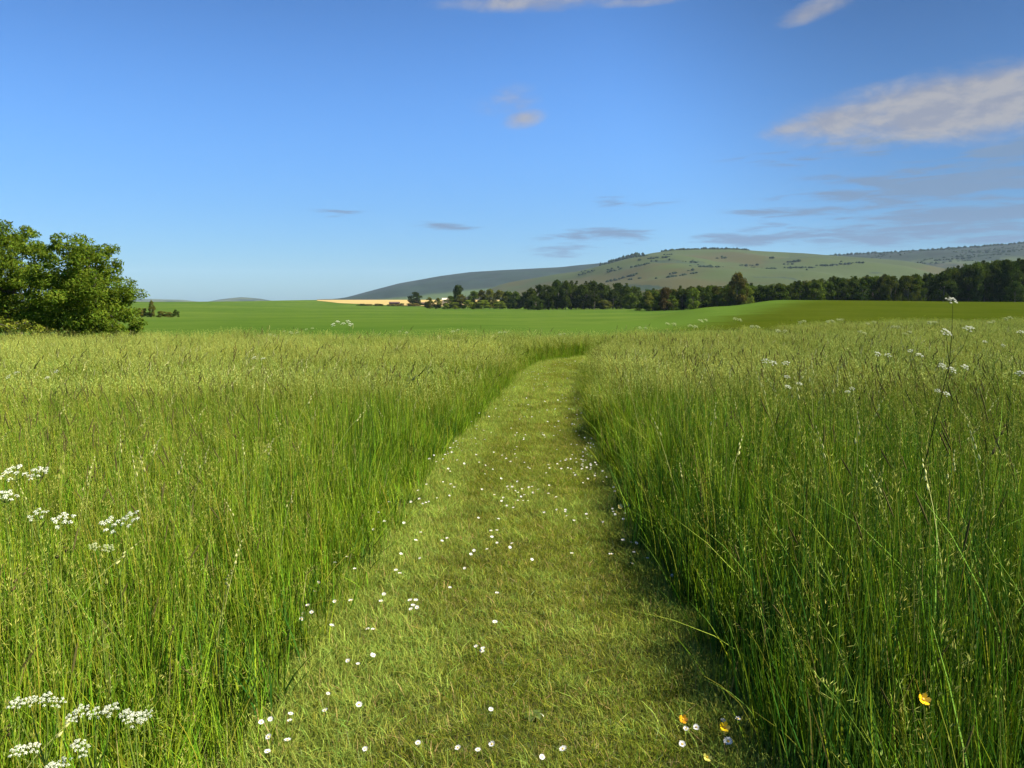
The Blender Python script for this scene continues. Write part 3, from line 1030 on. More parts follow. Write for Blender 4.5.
def accent_tuft(k, hs, blur, cols):
    """a few tall flowering stalks with lumpy heads standing over the rest"""
    mb = MB()
    for i in range(k):
        a, r = rng.uniform(0, 6.283), 0.12 * math.sqrt(rng.random())
        b = Vector((r * math.cos(a), r * math.sin(a), 0))
        h = rng.uniform(*hs)
        az = rng.normal(0.3, .9)
        ln = h * abs(rng.normal(0.22, 0.12))
        d = Vector((math.cos(az), math.sin(az), 0))
        pts = [b + d * ln * t ** 2.0 + Vector((0, 0, h * (t - 0.06 * t ** 4))) for t in (0, .35, .65, .85, 1)]
        hc = np.array(cols[rng.integers(0, len(cols))]) * rng.uniform(.8, 1.2)
        tube(mb, pts, [0.0015 * blur, 0.0013 * blur, 0.0011 * blur, 0.0009 * blur, 0.0007 * blur], 4, hc * .6 + np.array((.08, .10, .015)))
        top, dv = pts[-1], (pts[-1] - pts[-2]).normalized()
        n = rng.integers(4, 8)
        L = rng.uniform(.06, .11)
        for j in range(n):                      # lumps of spikelets, closer together towards the tip
            t = j / (n - 1)
            aa = rng.uniform(0, 6.283)
            o = Vector((math.cos(aa), math.sin(aa), .3)) * 0.011 * (1 - t) * blur ** .5
            c = top + dv * L * (t ** .8 - .6) + o
            q = 0.0042 * (1 - .45 * t) * blur
            tube(mb, [c - dv * q * 2.2, c - dv * q * .6, c + dv * q * 1.2, c + dv * q * 3.0], [q * .25, q, q * .8, q * .1], 5, hc * rng.uniform(.8, 1.2))
    return mb.mesh('grass_stalks', M_grass)


def mown_tuft(rad, nb, hb, wb, base, drycut):
    mb = MB()
    a = rng.uniform(0, 6.283, nb)
    r = rad * np.sqrt(rng.random(nb))
    h = rng.uniform(*hb, nb)
    az = rng.uniform(0, 6.283, nb)
    lean = h * np.abs(rng.normal(0.7, 0.5, nb)).clip(0.05, 2.0)
    col = gcol(nb, base, .28, .15)
    dry = rng.random(nb) < drycut
    col[dry] = gcol(dry.sum(), (0.30, 0.25, 0.10), .25)
    blades(mb, nb, r * np.cos(a), r * np.sin(a), h, rng.uniform(*wb, nb), lean, az, 2, col, tipw=.3)
    return mb.mesh('mown_tuft', M_mown)


def scatter(name, pts, rz, tilt, scl, idx, meshes, label, cat):
    """one object: instances of grass tufts on points"""
    n = len(pts)
    me = bpy.data.meshes.new(name)
    me.vertices.add(n)
    me.vertices.foreach_set('co', np.asarray(pts, np.float32).ravel())
    at1 = me.attributes.new('turn', 'FLOAT_VECTOR', 'POINT')
    e = np.stack([tilt[:, 0], tilt[:, 1], rz], 1).astype(np.float32)
    at1.data.foreach_set('vector', e.ravel())
    at2 = me.attributes.new('size', 'FLOAT_VECTOR', 'POINT')
    at2.data.foreach_set('vector', np.asarray(scl, np.float32).ravel())
    at3 = me.attributes.new('pick', 'INT', 'POINT')
    at3.data.foreach_set('value', np.asarray(idx, np.int32))
    o = link(name, me)
    tag(o, label, cat, kind='stuff')
    coll = bpy.data.collections.new(name + '_tufts')
    for i, m in enumerate(meshes):
        so = bpy.data.objects.new(f'{name}_tuft_{i:02d}', m)
        coll.objects.link(so)
    ng = bpy.data.node_groups.new(name + '_scatter', 'GeometryNodeTree')
    ng.interface.new_socket('Geometry', in_out='INPUT', socket_type='NodeSocketGeometry')
    ng.interface.new_socket('Geometry', in_out='OUTPUT', socket_type='NodeSocketGeometry')
    N = ng.nodes
    gi, go = N.new('NodeGroupInput'), N.new('NodeGroupOutput')
    ci = N.new('GeometryNodeCollectionInfo')
    ci.inputs['Collection'].default_value = coll
    ci.inputs['Separate Children'].default_value = True
    ci.inputs['Reset Children'].default_value = True
    iop = N.new('GeometryNodeInstanceOnPoints')
    iop.inputs['Pick Instance'].default_value = True

    def named(nm, typ):
        a = N.new('GeometryNodeInputNamedAttribute')
        a.data_type = typ
        a.inputs[0].default_value = nm
        return a.outputs[0]
    e2r = N.new('FunctionNodeEulerToRotation')
    L = ng.links
    L.new(named('turn', 'FLOAT_VECTOR'), e2r.inputs[0])
    L.new(gi.outputs[0], iop.inputs['Points'])
    L.new(ci.outputs[0], iop.inputs['Instance'])
    L.new(named('pick', 'INT'), iop.inputs['Instance Index'])
    L.new(e2r.outputs[0], iop.inputs['Rotation'])
    L.new(named('size', 'FLOAT_VECTOR'), iop.inputs['Scale'])
    L.new(iop.outputs[0], go.inputs[0])
    md = o.modifiers.new('scatter', 'NODES')
    md.node_group = ng
    return o


# edges of the mown path, metres right of the camera against metres ahead
PY = [-3, 0, 2.46, 4, 5.94, 8.58, 12.1, 16.3, 18.8, 20, 21, 21.8, 22.4, 23.2]
PL = [-.84, -.84, -.82, -.81, -.76, -.54, -.23, .16, .54, 1.05, 1.9, 3.3, 5.5, 9]
PR = [.81, .80, .79, .81, .84, .91, 1.12, 1.47, 1.85, 2.6, 4.5, 8, 9.2, 9.3]


def path_lr(y):
    return np.interp(y, PY, PL), np.interp(y, PY, PR)


def lowfreq(x, y, s, seed):
    return vnoise(x / s + 31, y / s + 31, seed)


# ---- long grass
NEAR = [tall_tuft(0.13, 84, 2, (0.28, 0.54), (0.48, 0.70), (0.0030, 0.0062), 4) for _ in range(5)] + \
       [tall_tuft(0.13, 76, 5, (0.28, 0.53), (0.46, 0.68), (0.0028, 0.0055), 4) for _ in range(5)] + \
       [tall_tuft(0.13, 62, 5, (0.28, 0.53), (0.48, 0.72), (0.0030, 0.0060), 4, dark=1) for _ in range(2)]
FAR = [tall_tuft(0.30, 170, 20, (0.28, 0.52), (0.45, 0.64), (0.0050, 0.0085), 3, 12, 0, 1.7) for _ in range(4)] + \
      [tall_tuft(0.30, 130, 42, (0.28, 0.52), (0.45, 0.66), (0.0050, 0.0080), 3, 12, 0, 1.8) for _ in range(4)] + \
      [tall_tuft(0.30, 150, 24, (0.28, 0.52), (0.47, 0.70), (0.0050, 0.0085), 3, 12, 3, 1.8, (0.26, 0.25, 0.07)) for _ in range(2)]
ACC_COLS = [(0.075, 0.075, 0.022), (0.10, 0.085, 0.030), (0.12, 0.08, 0.035), (0.26, 0.28, 0.06), (0.40, 0.40, 0.15), (0.40, 0.40, 0.15)]
ACC = [accent_tuft(2, (0.60, 0.92), 1.0, ACC_COLS) for _ in range(4)] + [accent_tuft(2, (0.58, 0.85), 1.7, ACC_COLS) for _ in range(4)]
ALL = NEAR + FAR + ACC
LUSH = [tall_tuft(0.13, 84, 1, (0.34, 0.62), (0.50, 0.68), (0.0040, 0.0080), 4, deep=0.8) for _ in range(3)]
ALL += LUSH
NN, NF = len(NEAR), len(FAR)
NEAR_LIM = 8.5


def candidates():
    P = []
    # near: jittered grid 0.115 m
    s = 0.118
    gx, gy = np.meshgrid(np.arange(-9, 10, s), np.arange(-1.0, NEAR_LIM, s), indexing='ij')
    x = gx.ravel() + rng.uniform(-.5, .5, gx.size) * s
    y = gy.ravel() + rng.uniform(-.5, .5, gx.size) * s
    k = (np.abs(x) < 0.72 * np.maximum(y, 0) + 1.9)
    P.append(np.stack([x[k], y[k], np.zeros(k.sum())], 1))
    s = 0.24
    gx, gy = np.meshgrid(np.arange(-26, 36, s), np.arange(NEAR_LIM, 43, s), indexing='ij')
    x = gx.ravel() + rng.uniform(-.5, .5, gx.size) * s
    y = gy.ravel() + rng.uniform(-.5, .5, gx.size) * s
    wob = 0.5 * (lowfreq(x, y, 2.5, 77) - .5)
    k = (np.abs(x) < 0.70 * y + 2.0) & (y < meadow_far(x) + wob)
    P.append(np.stack([x[k], y[k], np.ones(k.sum())], 1))
    # far tufts leave a soft edge, so fill the rim of the path with small tufts
    yy = rng.uniform(NEAR_LIM, 22.5, 2600)
    side = rng.random(2600) < .5
    l, r = path_lr(yy)
    off = rng.uniform(0.05, 0.34, 2600)
    x = np.where(side, l - off, r + off)
    P.append(np.stack([x, yy, np.zeros(2600)], 1))
    return np.concatenate(P)


C = candidates()
na = 1900
ay = 43 * np.sqrt(rng.random(na)) * rng.uniform(.3, 1, na)
ax = (rng.uniform(-1, 1, na) + .35 * (rng.random(na) < .5)).clip(-1, 1) * (0.7 * ay + 1.5)
C = np.concatenate([C, np.stack([ax, ay, np.full(na, 2.0)], 1)])
x, y, far = C[:, 0], C[:, 1], C[:, 2]
l, r = path_lr(y)
wob = 0.10 * (lowfreq(x, y, 0.8, 5) - 0.5)
marg = np.where(far == 1, 0.26, np.where(far == 2, .2, 0.07))
onpath = (x > l - marg + wob) & (x < r + marg + wob) & (y < 23.2)
keep = ~onpath & (x * x + y * y > 0.35 ** 2) & (y < meadow_far(x) + .3)
x, y, far, l, r = x[keep], y[keep], far[keep], l[keep], r[keep]
n = len(x)
dens = lowfreq(x, y, 1.7, 21) + 0.5 * lowfreq(x, y, 0.6, 22)
seedy = lowfreq(x, y, 3.2, 23) + rng.normal(0, .18, n)
seedy += np.where(far == 0, np.interp(y, [3.5, 8.5], [0, .30]), -np.interp(y, [8.5, 17], [.32, 0]))
pick = np.zeros(n, int)
for i in range(n):
    if far[i] == 2:
        pick[i] = NN + NF + rng.integers(0, 4) + (4 if y[i] > NEAR_LIM else 0)
    elif far[i]:
        kind = 0 if seedy[i] < .36 else (1 if seedy[i] < .92 else 2)
        pick[i] = NN + (rng.integers(0, 4) if kind == 0 else (4 + rng.integers(0, 4) if kind == 1 else 8 + rng.integers(0, 2)))
    else:
        kind = 0 if seedy[i] < .55 else (1 if seedy[i] < .86 else 2)
        pick[i] = (rng.integers(0, 5) if kind == 0 else (5 + rng.integers(0, 5) if kind == 1 else 10 + rng.integers(0, 2)))
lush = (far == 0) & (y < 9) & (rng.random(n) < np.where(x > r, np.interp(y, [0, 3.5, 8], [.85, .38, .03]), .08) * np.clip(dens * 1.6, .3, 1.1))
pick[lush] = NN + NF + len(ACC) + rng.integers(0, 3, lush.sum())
edge = np.minimum(np.abs(x - l), np.abs(x - r))
hgt = (0.80 + 0.36 * (dens / 1.5)) * rng.uniform(0.80, 1.16, n)
hgt *= np.clip(0.72 + edge * 0.9, 0.72, 1.0) * np.interp(y, [0, 6, 12], [1.0, 1.0, 0]) + np.clip(0.55 + edge * 1.2, 0.55, 1.0) * np.interp(y, [0, 6, 12], [0, 0, 1.0])
hgt *= np.where(x < l, np.clip(0.40 + 1.1 * edge, 0.40, 1.0), np.clip(0.58 + 0.9 * edge, 0.58, 1.0))
hgt *= np.where(x > r, np.interp(y, [0, 6, 14], [1.36, 1.30, 1.0]), np.interp(y, [0, 5, 12], [1.12, 1.12, 1.0]))
wid = rng.uniform(0.95, 1.3, n)
scl = np.stack([wid, wid, hgt], 1)
tilt = rng.normal(0, 0.07, (n, 2))
tilt[:, 1] += np.where(edge < .2, np.where(x < l, 0.03, -0.03), 0)
rz = rng.uniform(0, 6.283, n)
pts = np.stack([x, y, hz(x, y)], 1)
left = x < (l + r) / 2
scatter('long_grass', pts[left], rz[left] * 0 + rng.normal(0, .8, left.sum()), tilt[left], scl[left], pick[left], ALL, 'long seeding meadow grass left of the mown path', 'grass')
right = ~left
scatter('long_grass', pts[right], rng.normal(0, .8, right.sum()), tilt[right], scl[right], pick[right], ALL, 'long seeding meadow grass right of the mown path', 'grass')

# ---- mown grass of the path
G_MOWN = (0.178, 0.220, 0.026)
MOWN = [mown_tuft(0.085, 130, (0.012, 0.040), (0.0015, 0.0030), G_MOWN, .10) for _ in range(4)] + \
       [mown_tuft(0.085, 130, (0.010, 0.034), (0.0015, 0.0030), (0.208, 0.228, 0.036), .15) for _ in range(3)] + \
       [mown_tuft(0.085, 110, (0.02, 0.058), (0.0018, 0.0034), (0.250, 0.312, 0.056), .06) for _ in range(3)]
s = 0.062
gx, gy = np.meshgrid(np.arange(-1.1, 9.5, s), np.arange(0.3, 23.3, s), indexing='ij')
x = gx.ravel() + rng.uniform(-.5, .5, gx.size) * s
y = gy.ravel() + rng.uniform(-.5, .5, gx.size) * s
l, r = path_lr(y)
k = (x > l - .16) & (x < r + .16) & ((y < 10) | (rng.random(len(x)) < .6))
x, y, l, r = x[k], y[k], l[k], r[k]
n = len(x)
q = lowfreq(x, y, 0.35, 41) * .5 + lowfreq(x, y, 1.1, 42) * .5 + .1 + rng.normal(0, .2, n)
edge = np.minimum(x - l, r - x)
pk = np.where(q < .55, rng.integers(0, 4, n), np.where(q < .8, 4 + rng.integers(0, 3, n), 7 + rng.integers(0, 3, n)))
pk = np.where(((edge < .12) | (x - l < .34)) & (rng.random(n) < .7), 7 + rng.integers(0, 3, n), pk)
sc_ = rng.uniform(.8, 1.35, n) * np.where(y > 10, 1.3, 1)
scl = np.stack([sc_, sc_, sc_ * np.where(edge < .1, 1.3, 1)], 1)
scatter('mown_grass', np.stack([x, y, np.full(n, 0.004)], 1), rng.uniform(0, 6.283, n), rng.normal(0, .1, (n, 2)), scl, pk, MOWN, 'short mown grass of the path curving away through the meadow', 'grass')


# ------------------------------------------------------------------ white umbel plants in the long grass
UMB_W = (0.66, 0.68, 0.52)
UMB_G = (0.42, 0.46, 0.22)


def umbel_mesh(seed, white):
    """one flower head, one metre across: rays from the origin, domed clusters of small florets"""
    rr = random.Random(seed)
    mb = MB()
    k = rr.randint(9, 13)
    for i in range(k):
        f = math.sqrt((i + .5) / k)
        a = i * 2.4 + rr.uniform(-.3, .3)
        c = Vector((math.cos(a) * f * .42, math.sin(a) * f * .42, -0.18 * f * f + rr.uniform(-.05, .05)))
        tube(mb, [(0, 0, -.42), c.lerp(Vector((0, 0, -.42)), .45) + Vector((0, 0, -.04)), c], [.012, .009, .007], 3, (.13, .17, .04), 1)
        for j in range(11):
            g = math.sqrt((j + .5) / 11)
            b = j * 2.4 + rr.uniform(-.4, .4)
            p = c + Vector((math.cos(b) * g * .088, math.sin(b) * g * .088, .035 - .05 * g * g + rr.uniform(-.012, .012)))
            nrm = Vector((math.cos(b) * g * .6 + rr.uniform(-.3, .3), math.sin(b) * g * .6 + rr.uniform(-.3, .3), 1)).normalized()
            u = nrm.cross(Vector((0, 1, 0))).normalized()
            v = nrm.cross(u)
            sz = .032 * rr.uniform(.75, 1.25)
            V = [p]
            for q in range(10):
                t = q * math.pi / 5
                V.append(p + (u * math.cos(t) + v * math.sin(t)) * sz * (1 if q % 2 else .5) + nrm * .006)
            mb.add(V, [(0, 1 + q, 1 + (q + 1) % 10) for q in range(10)], np.array(white) * rr.uniform(.9, 1.08))
    return mb.mesh('umbel', [M_petal, M_stem])


UW = [umbel_mesh(300 + i, UMB_W) for i in range(5)]
UG = [umbel_mesh(320 + i, UMB_G) for i in range(3)]


def umbel_plant(label, heads, D, size, white=True, group=None, lean=0.0, dark=False, tiltback=0.45):
    """heads: photo positions of the flower heads at distance D; size: head width in metres"""
    P = [at(px, py, D + random.uniform(-.04, .04) * D * .3) for px, py in heads]
    cx = sum(p.x for p in P) / len(P) + lean
    root = empty('umbel_plant', (cx, D, hz1(cx, D)), 0)
    tag(root, label, 'wildflower', group)
    B = Vector(root.location)
    zmin = min(p.z for p in P) - B.z
    zj = max(0.12, zmin - 0.10 - size)
    J = Vector(((sum(p.x for p in P) / len(P) - B.x) * .85, 0, zj))
    sb = MB()
    sc = (0.035, 0.045, 0.016) if dark else (0.13, 0.19, 0.03)
    tube(sb, [(0, 0, 0), (J.x * .42, .01, zj * .5), J], [.0032, .0027, .0021], 6, sc)
    for p in P:
        q = p - B
        e = q - Vector((0, 0, size * .4))
        m = J.lerp(e, .55) + Vector(((e.x - J.x) * .18, 0, 0))
        tube(sb, [J, m, e], [.0018, .0014, .001], 5, sc)
    # a few small pointed bracts at the fork
    for k in range(4):
        a = k * 1.6 + .4
        d = Vector((math.cos(a), math.sin(a), .6)).normalized()
        s_ = Vector((-math.sin(a), math.cos(a), 0))
        V = [J, J + d * .02 + s_ * .003, J + d * .045, J + d * .02 - s_ * .003]
        sb.add(V, [(0, 1, 2, 3)], sc)
    link('stem', sb.mesh('stem', M_stem, True), root)
    for p in P:
        u = link('umbel', random.choice(UW if white else UG), root)
        u.location = p - B
        w = size * random.uniform(.88, 1.12)
        u.scale = (w, w, w)
        u.rotation_mode = 'ZYX'
        u.rotation_euler = (tiltback + random.uniform(-.2, .2), random.uniform(-.25, .25), random.uniform(0, 6.28))
    return root


umbel_plant('two broad white flower heads highest at the left edge of the meadow', [(12, 469), (37, 470)], 3.0, .11)
umbel_plant('single white flower head cut by the left edge, below the broad pair', [(3, 493)], 2.9, .09)
umbel_plant('two thin white flower heads left of the big oblique pair', [(36, 512), (63, 518)], 2.65, .075)
umbel_plant('bright oblique pair of white flower heads in the left meadow', [(108, 523), (128, 517)], 2.6, .085)
umbel_plant('faded cream flower head just under the bright oblique pair', [(94, 545), (108, 547)], 2.5, .045, white=False)
umbel_plant('three small white heads at lower left, left of the dense group', [(16, 702), (30, 699), (46, 697), (58, 701)], 1.52, .034)
umbel_plant('dense white flower group at lower left, widest of the bottom ones', [(72, 716), (82, 709), (95, 711), (110, 708)], 1.50, .038)
umbel_plant('white flower head right of the dense group at lower left', [(126, 713), (135, 717), (144, 715)], 1.48, .036)
umbel_plant('pale small heads in the bottom left corner', [(18, 749), (33, 746)], 1.45, .034)
umbel_plant('small cream heads under the dense white group', [(78, 743), (84, 750)], 1.45, .030)
umbel_plant('white head at the very bottom edge, left corner', [(52, 766), (62, 762)], 1.44, .034)
umbel_plant('tall leaning dark-stemmed plant whose white head rises over the right wood', [(953, 299), (947, 331), (969, 327)], 4.0, .068, lean=-.22, dark=True, tiltback=.5)
umbel_plant('pair of white heads right of the tall leaning plant', [(943, 365), (953, 369), (966, 366)], 4.1, .05, tiltback=.6)
umbel_plant('small white head low under the pair beside the tall leaning plant', [(938, 390), (947, 393)], 4.0, .04)
umbel_plant('flat white head in the right meadow, left of the tall leaning plant', [(878, 353), (888, 354)], 6.0, .062)
umbel_plant('drooping white head between the flat head and the tall leaning plant', [(911, 350), (920, 354)], 6.0, .062)
umbel_plant('three flat white heads highest in the middle of the right meadow', [(765, 360), (774, 362), (786, 362)], 6.0, .07)
umbel_plant('two narrow white heads just below the three flat ones', [(787, 376), (800, 383), (788, 386)], 5.4, .052)
umbel_plant('small white sprig alone low in the right meadow', [(848, 391), (852, 388)], 5.0, .04)
umbel_plant('white head at the right picture edge level with the tall plant', [(1021, 331)], 5.0, .055)
umbel_plant('white head at the right picture edge, lower of two', [(1020, 372)], 5.0, .055)
umbel_plant('faint white heads far right above the grass tops', [(985, 341), (1003, 345)], 7.0, .045)
umbel_plant('small white head at the left edge in the far grass', [(8, 376), (16, 372)], 7.5, .07)
umbel_plant('two small pale heads in the far left grass', [(47, 377), (56, 371)], 8.0, .06)
umbel_plant('white heads showing in the far left grass below the green field', [(254, 357), (263, 358)], 11.0, .085)
umbel_plant('bright white clump standing above the grass against the green field', [(333, 324), (338, 321), (343, 323), (348, 321), (351, 324)], 20.0, .15)
tops = [(270, 334), (284, 331), (306, 329), (292, 333), (230, 350), (205, 343), (400, 331), (453, 331), (500, 332), (560, 334), (640, 327), (668, 323), (690, 325), (701, 320), (752, 326), (800, 322), (828, 321), (838, 319), (868, 323), (893, 326), (735, 318), (860, 331), (778, 330), (990, 322), (1006, 318), (905, 333), (930, 322)]
for (px, py) in tops:
    umbel_plant('pale greenish flower head just above the far grass tops', [(px, py), (px + random.uniform(3, 7), py + random.uniform(-2, 2))], random.uniform(12, 15) if px > 650 else random.uniform(17, 20), .10, white=False,
                group='pale flower heads along the far grass tops')


# ------------------------------------------------------------------ daisies and buttercups on the path
def daisy_meshes(seed):
    rr = random.Random(seed)
    pb = MB()
    n = 22
    for i in range(n):
        a = 2 * math.pi * i / n + rr.uniform(-.06, .06)
        L = .0125 * rr.uniform(.88, 1.06)
        up = rr.uniform(.10, .35)
        d = Vector((math.cos(a), math.sin(a), 0))
        s_ = Vector((-math.sin(a), math.cos(a), 0)) * .0016
        z = Vector((0, 0, 1))
        V = [d * .003 - s_ * .5, d * L * .6 - s_ + z * L * up * .4, d * L - s_ * .5 + z * L * up, d * L + s_ * .5 + z * L * up, d * L * .6 + s_ + z * L * up * .4, d * .003 + s_ * .5]
        pb.add(V, [(0, 1, 4, 5), (1, 2, 3, 4)], np.array((.74, .74, .71)) * rr.uniform(.92, 1.04))
    cb = MB()
    V, F = [], []
    for lv, (rad_, z) in enumerate(((.0042, 0), (.0036, .0018), (.0018, .0028))):
        for k in range(8):
            a = k * math.pi / 4
            V.append((rad_ * math.cos(a), rad_ * math.sin(a), z))
    for lv in range(2):
        for k in range(8):
            F.append((lv * 8 + k, lv * 8 + (k + 1) % 8, lv * 8 + 8 + (k + 1) % 8, lv * 8 + 8 + k))
    cb.add(V, F, (.75, .48, .03))
    cb.add([V[16 + k] for k in range(8)], [tuple(range(8))], (.75, .48, .03))
    return pb.mesh('petals', M_petal), cb.mesh('flower_centre', M_yellow, True)


stem_b = MB()
tube(stem_b, [(0, 0, -1), (.04, 0, -.5), (0, 0, 0)], [.0011, .0009, .0008], 4, (.13, .17, .04))
STEM = stem_b.mesh('stem', M_stem)
DA = [daisy_meshes(500 + i) for i in range(4)]


def daisy(x, y, label, group=None, size=1.0, parts=True, h=None):
    l_, r_ = path_lr(y)
    size *= .84 if y < 5 else .78
    h = h or random.uniform(.045, .075) + (.05 if x < l_ + .12 else 0)
    root = empty('daisy', (x, y, 0.004), 0)
    tag(root, label, 'daisy', group)
    pm, cm = random.choice(DA)
    tl = (random.uniform(-.1, .6), random.uniform(-.35, .35), random.uniform(0, 6.28))
    for nm, me in (('petals', pm), ('flower_centre', cm)):
        if nm != 'petals' and not parts:
            continue
        o = link(nm, me, root, (0, 0, h))
        o.scale = (size,) * 3
        o.rotation_mode = 'ZYX'
        o.rotation_euler = tl
    if parts:
        st = link('stem', STEM, root, (0, 0, h))
        st.scale = (1, 1, h)
    return root


def ground_xy(px, py, z=0.055):
    d = ray(px, py)
    D = (CAMZ - z) / -d.z
    return d.x * D, D


near_list = [(373, 658), (358, 665), (348, 665), (328, 693), (359, 707), (325, 711), (291, 727), (290, 734), (271, 737), (269, 752), (288, 757), (268, 765), (365, 749), (418, 744), (458, 748), (478, 752), (476, 650), (262, 742),
             (482, 651), (491, 715), (492, 743), (542, 760), (682, 749), (738, 718), (723, 719),
             (347, 568), (335, 575), (401, 555), (420, 560), (396, 570), (400, 577), (384, 593), (381, 602), (315, 601), (319, 594), (308, 619), (312, 626), (303, 626), (302, 635), (332, 636), (335, 614), (351, 614), (368, 628), (373, 633),
             (497, 592), (450, 591), (483, 651), (471, 555), (474, 552), (487, 551), (492, 539), (497, 543), (497, 533), (442, 542), (447, 539), (421, 534), (416, 541), (404, 530), (510, 548), (512, 544), (379, 523),
             (632, 564), (634, 552), (623, 542), (572, 554), (532, 561), (613, 515), (672, 577), (686, 578), (603, 522)]
for (px, py) in near_list:
    x, y = ground_xy(px, py)
    daisy(x, y, 'small white daisy open in the near mown grass', 'daisies in the near part of the path', random.uniform(.8, 1.1))
for (px, py, s_, lab) in [(728, 743, 1.45, 'largest white daisy, below the buttercup at the right foot of the path'), (563, 748, 1.25, 'large white daisy near the bottom middle of the path'),
                          (495, 626, 1.2, 'lone large white daisy in the middle of the path'), (611, 557, 1.5, 'big pale daisy at the shaded right side of the path'),
                          (686, 728, .95, 'white daisy touching the orange buttercup, left of two'), (696, 729, 1.05, 'white daisy close right of the orange buttercup')]:
    x, y = ground_xy(px, py)
    daisy(x, y, lab, None, s_)
for (px, py) in [(410, 603), (416, 602), (411, 609), (417, 608), (413, 606)]:
    x, y = ground_xy(px, py)
    daisy(x, y, 'white daisy in the tight cluster left of the path centre', 'daisies of the tight cluster', 1.1)
mid = []


def cloud(cx, cy, sx, sy, n):
    for _ in range(n):
        mid.append((random.gauss(cx, sx), random.gauss(cy, sy)))


cloud(590, 466, 9, 9, 36)
cloud(526, 496, 16, 6, 26)
cloud(512, 468, 22, 9, 36)
cloud(566, 460, 10, 8, 18)
cloud(588, 446, 7, 8, 18)
cloud(524, 435, 14, 4, 14)
cloud(545, 412, 18, 10, 22)
cloud(560, 380, 16, 5, 14)
cloud(572, 362, 10, 2.5, 14)
cloud(450, 470, 12, 14, 12)
cloud(430, 500, 10, 12, 12)
cloud(480, 445, 20, 12, 14)
cloud(560, 508, 30, 14, 16)
cloud(615, 492, 7, 14, 8)
for (x0_, y0_, x1_, y1_, n_) in [(300, 640, 420, 490, 22), (425, 480, 505, 395, 22), (640, 560, 598, 470, 12), (596, 470, 584, 390, 16), (420, 640, 560, 400, 22)]:
    for _ in range(n_):
        t_ = random.random()
        mid.append((x0_ + (x1_ - x0_) * t_ + random.gauss(0, 9), y0_ + (y1_ - y0_) * t_))
random.shuffle(mid)
k = 0
for (px, py) in mid:
    x, y = ground_xy(px, py)
    l, r = path_lr(y)
    if y < 4 or y > 21.5 or x < l - .1 or x > r + .12 or k >= 210:
        continue
    far_ = y > 9
    daisy(x, y, 'tiny white daisy far along the mown path' if far_ else 'small white daisy in the sunny middle stretch of the path', 'daisies far along the path' if far_ else 'daisies in the middle stretch of the path', random.uniform(.75, 1.1) * (1.15 if far_ else 1), parts=not far_)
    k += 1


# beyond the three hundred largest: the smallest, farthest daisies as one patch
fb = MB()
for _ in range(330):
    y = random.uniform(7.5, 21.3)
    l, r = path_lr(y)
    f = random.random()
    f = f * f * .5 if random.random() < .35 else (1 - f * f * .35 if random.random() < .55 else f)
    x = l + (r - l) * f
    h = random.uniform(.04, .07)
    rr_ = random.uniform(.008, .0115)
    a0 = random.uniform(0, 6.28)
    tx, ty = random.uniform(-.35, .35), random.uniform(-.6, .1)
    V = []
    for q in range(16):
        a = a0 + q * math.pi / 8
        k_ = rr_ * (1 if q % 2 else .72)
        V.append((x + k_ * math.cos(a), y + k_ * math.sin(a), h + k_ * (tx * math.cos(a) + ty * math.sin(a)) + .002))
    fb.add(V, [tuple(range(16))], (.80, .80, .77))
tag(link('daisies', fb.mesh('daisies', M_petal)), 'countless tiny daisies dotting the far half of the mown path', 'daisies', kind='stuff')


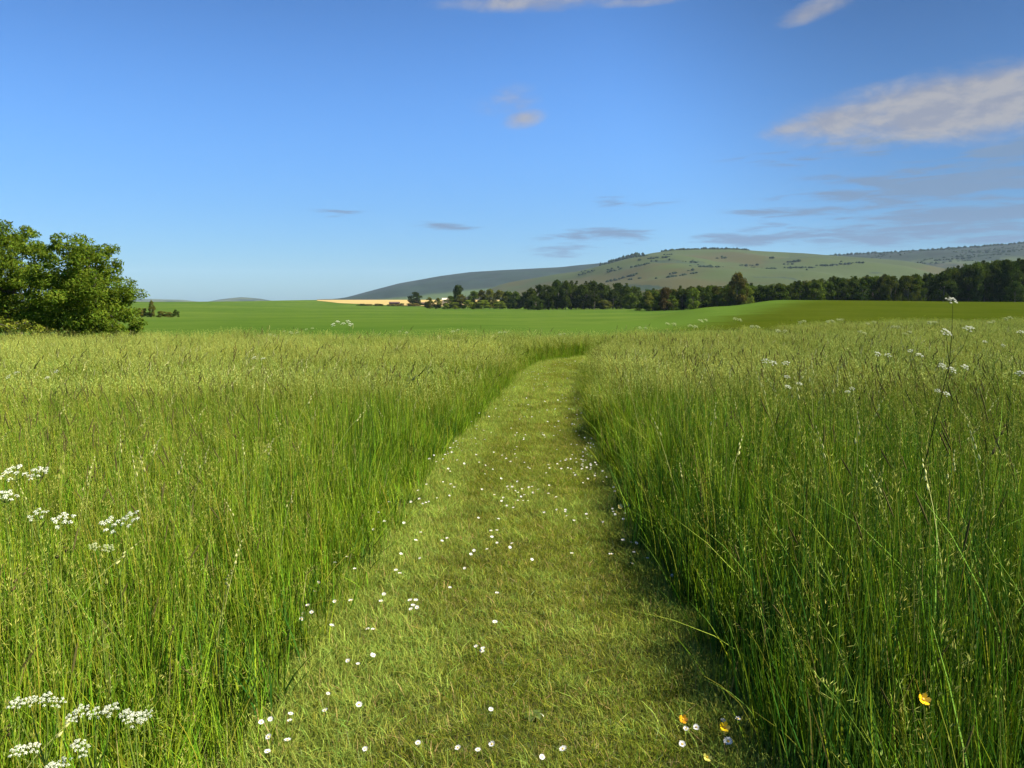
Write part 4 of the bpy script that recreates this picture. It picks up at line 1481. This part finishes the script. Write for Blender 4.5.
def buttercup(x, y, h, label, size=1.0, col=(.85, .52, .01)):
    size *= 1.12
    root = empty('buttercup', (x, y, 0.004), 0)
    tag(root, label, 'buttercup')
    pb = MB()
    for i in range(5):
        a = 2 * math.pi * i / 5
        d = Vector((math.cos(a), math.sin(a), 0))
        s_ = Vector((-math.sin(a), math.cos(a), 0))
        V = [d * .001, d * .006 - s_ * .005 + Vector((0, 0, .003)), d * .012 - s_ * .0055 + Vector((0, 0, .008)), d * .0145 + Vector((0, 0, .0105)), d * .012 + s_ * .0055 + Vector((0, 0, .008)), d * .006 + s_ * .005 + Vector((0, 0, .003))]
        pb.add(V, [(0, 1, 2, 3), (0, 3, 4, 5)], np.array(col) * random.uniform(.9, 1.1))
    p = link('petals', pb.mesh('petals', M_yellow, True), root, (0, 0, h))
    p.scale = (size,) * 3
    p.rotation_euler = (.75, .1, 0)
    c = link('flower_centre', DA[0][1], root, (0, 0, h + .003))
    c.scale = (.8 * size,) * 3
    c.rotation_euler = (.75, .1, 0)
    st = link('stem', STEM, root, (0, 0, h))
    st.scale = (1, 1, h)


for (px, py, s_, lab, col) in [(683, 721, 1.0, 'orange-yellow buttercup beside two daisies at the path foot', (.85, .42, .01)), (724, 729, 1.15, 'bright yellow buttercup above the largest daisy', (.88, .62, .01)),
                               (707, 759, .9, 'pale yellow buttercup lowest on the path', (.55, .52, .10)), (620, 508, 1.2, 'pale yellow flower on the shaded right path edge, left of two', (.75, .68, .22)), (627, 506, 1.2, 'pale yellow flower on the shaded right path edge, right of two', (.75, .68, .22))]:
    x, y = ground_xy(px, py, .06)
    buttercup(x, y, .06, lab, s_, col)
p = at(923, 702, 1.75)
buttercup(p.x, p.y, p.z, 'yellow buttercup held up in the tall grass at lower right', .9)

# broad-leaved weed in the turf
M_weed = leafy('weed_leaf', .3, .08, .35, 0.0)
x, y = ground_xy(533, 714, .02)
root = empty('broadleaf_weed', (x, y, .004))
tag(root, 'flat broad-leaved weed rosette in the mown path near the bottom', 'weed')
for k in range(7):
    a = k * .9 + random.uniform(-.2, .2)
    L = random.uniform(.035, .060)
    wb = MB()
    V, F = [], []
    for i in range(6):
        t = i / 5
        wd = .011 * math.sin(math.pi * min(1, .12 + t * .86)) ** .8
        z = .010 + .022 * t - .03 * t * t
        for s_, dz in ((-1, .004), (0, 0), (1, .004)):
            V.append((math.cos(a) * L * t - math.sin(a) * wd * s_, math.sin(a) * L * t + math.cos(a) * wd * s_, z + dz))
    for i in range(5):
        for j in range(2):
            F.append((i * 3 + j, i * 3 + j + 1, i * 3 + j + 4, i * 3 + j + 3))
    wb.add(V, F, np.array((.085, .125, .016)) * random.uniform(.85, 1.15))
    link('leaf', wb.mesh('leaf', M_weed, True), root)
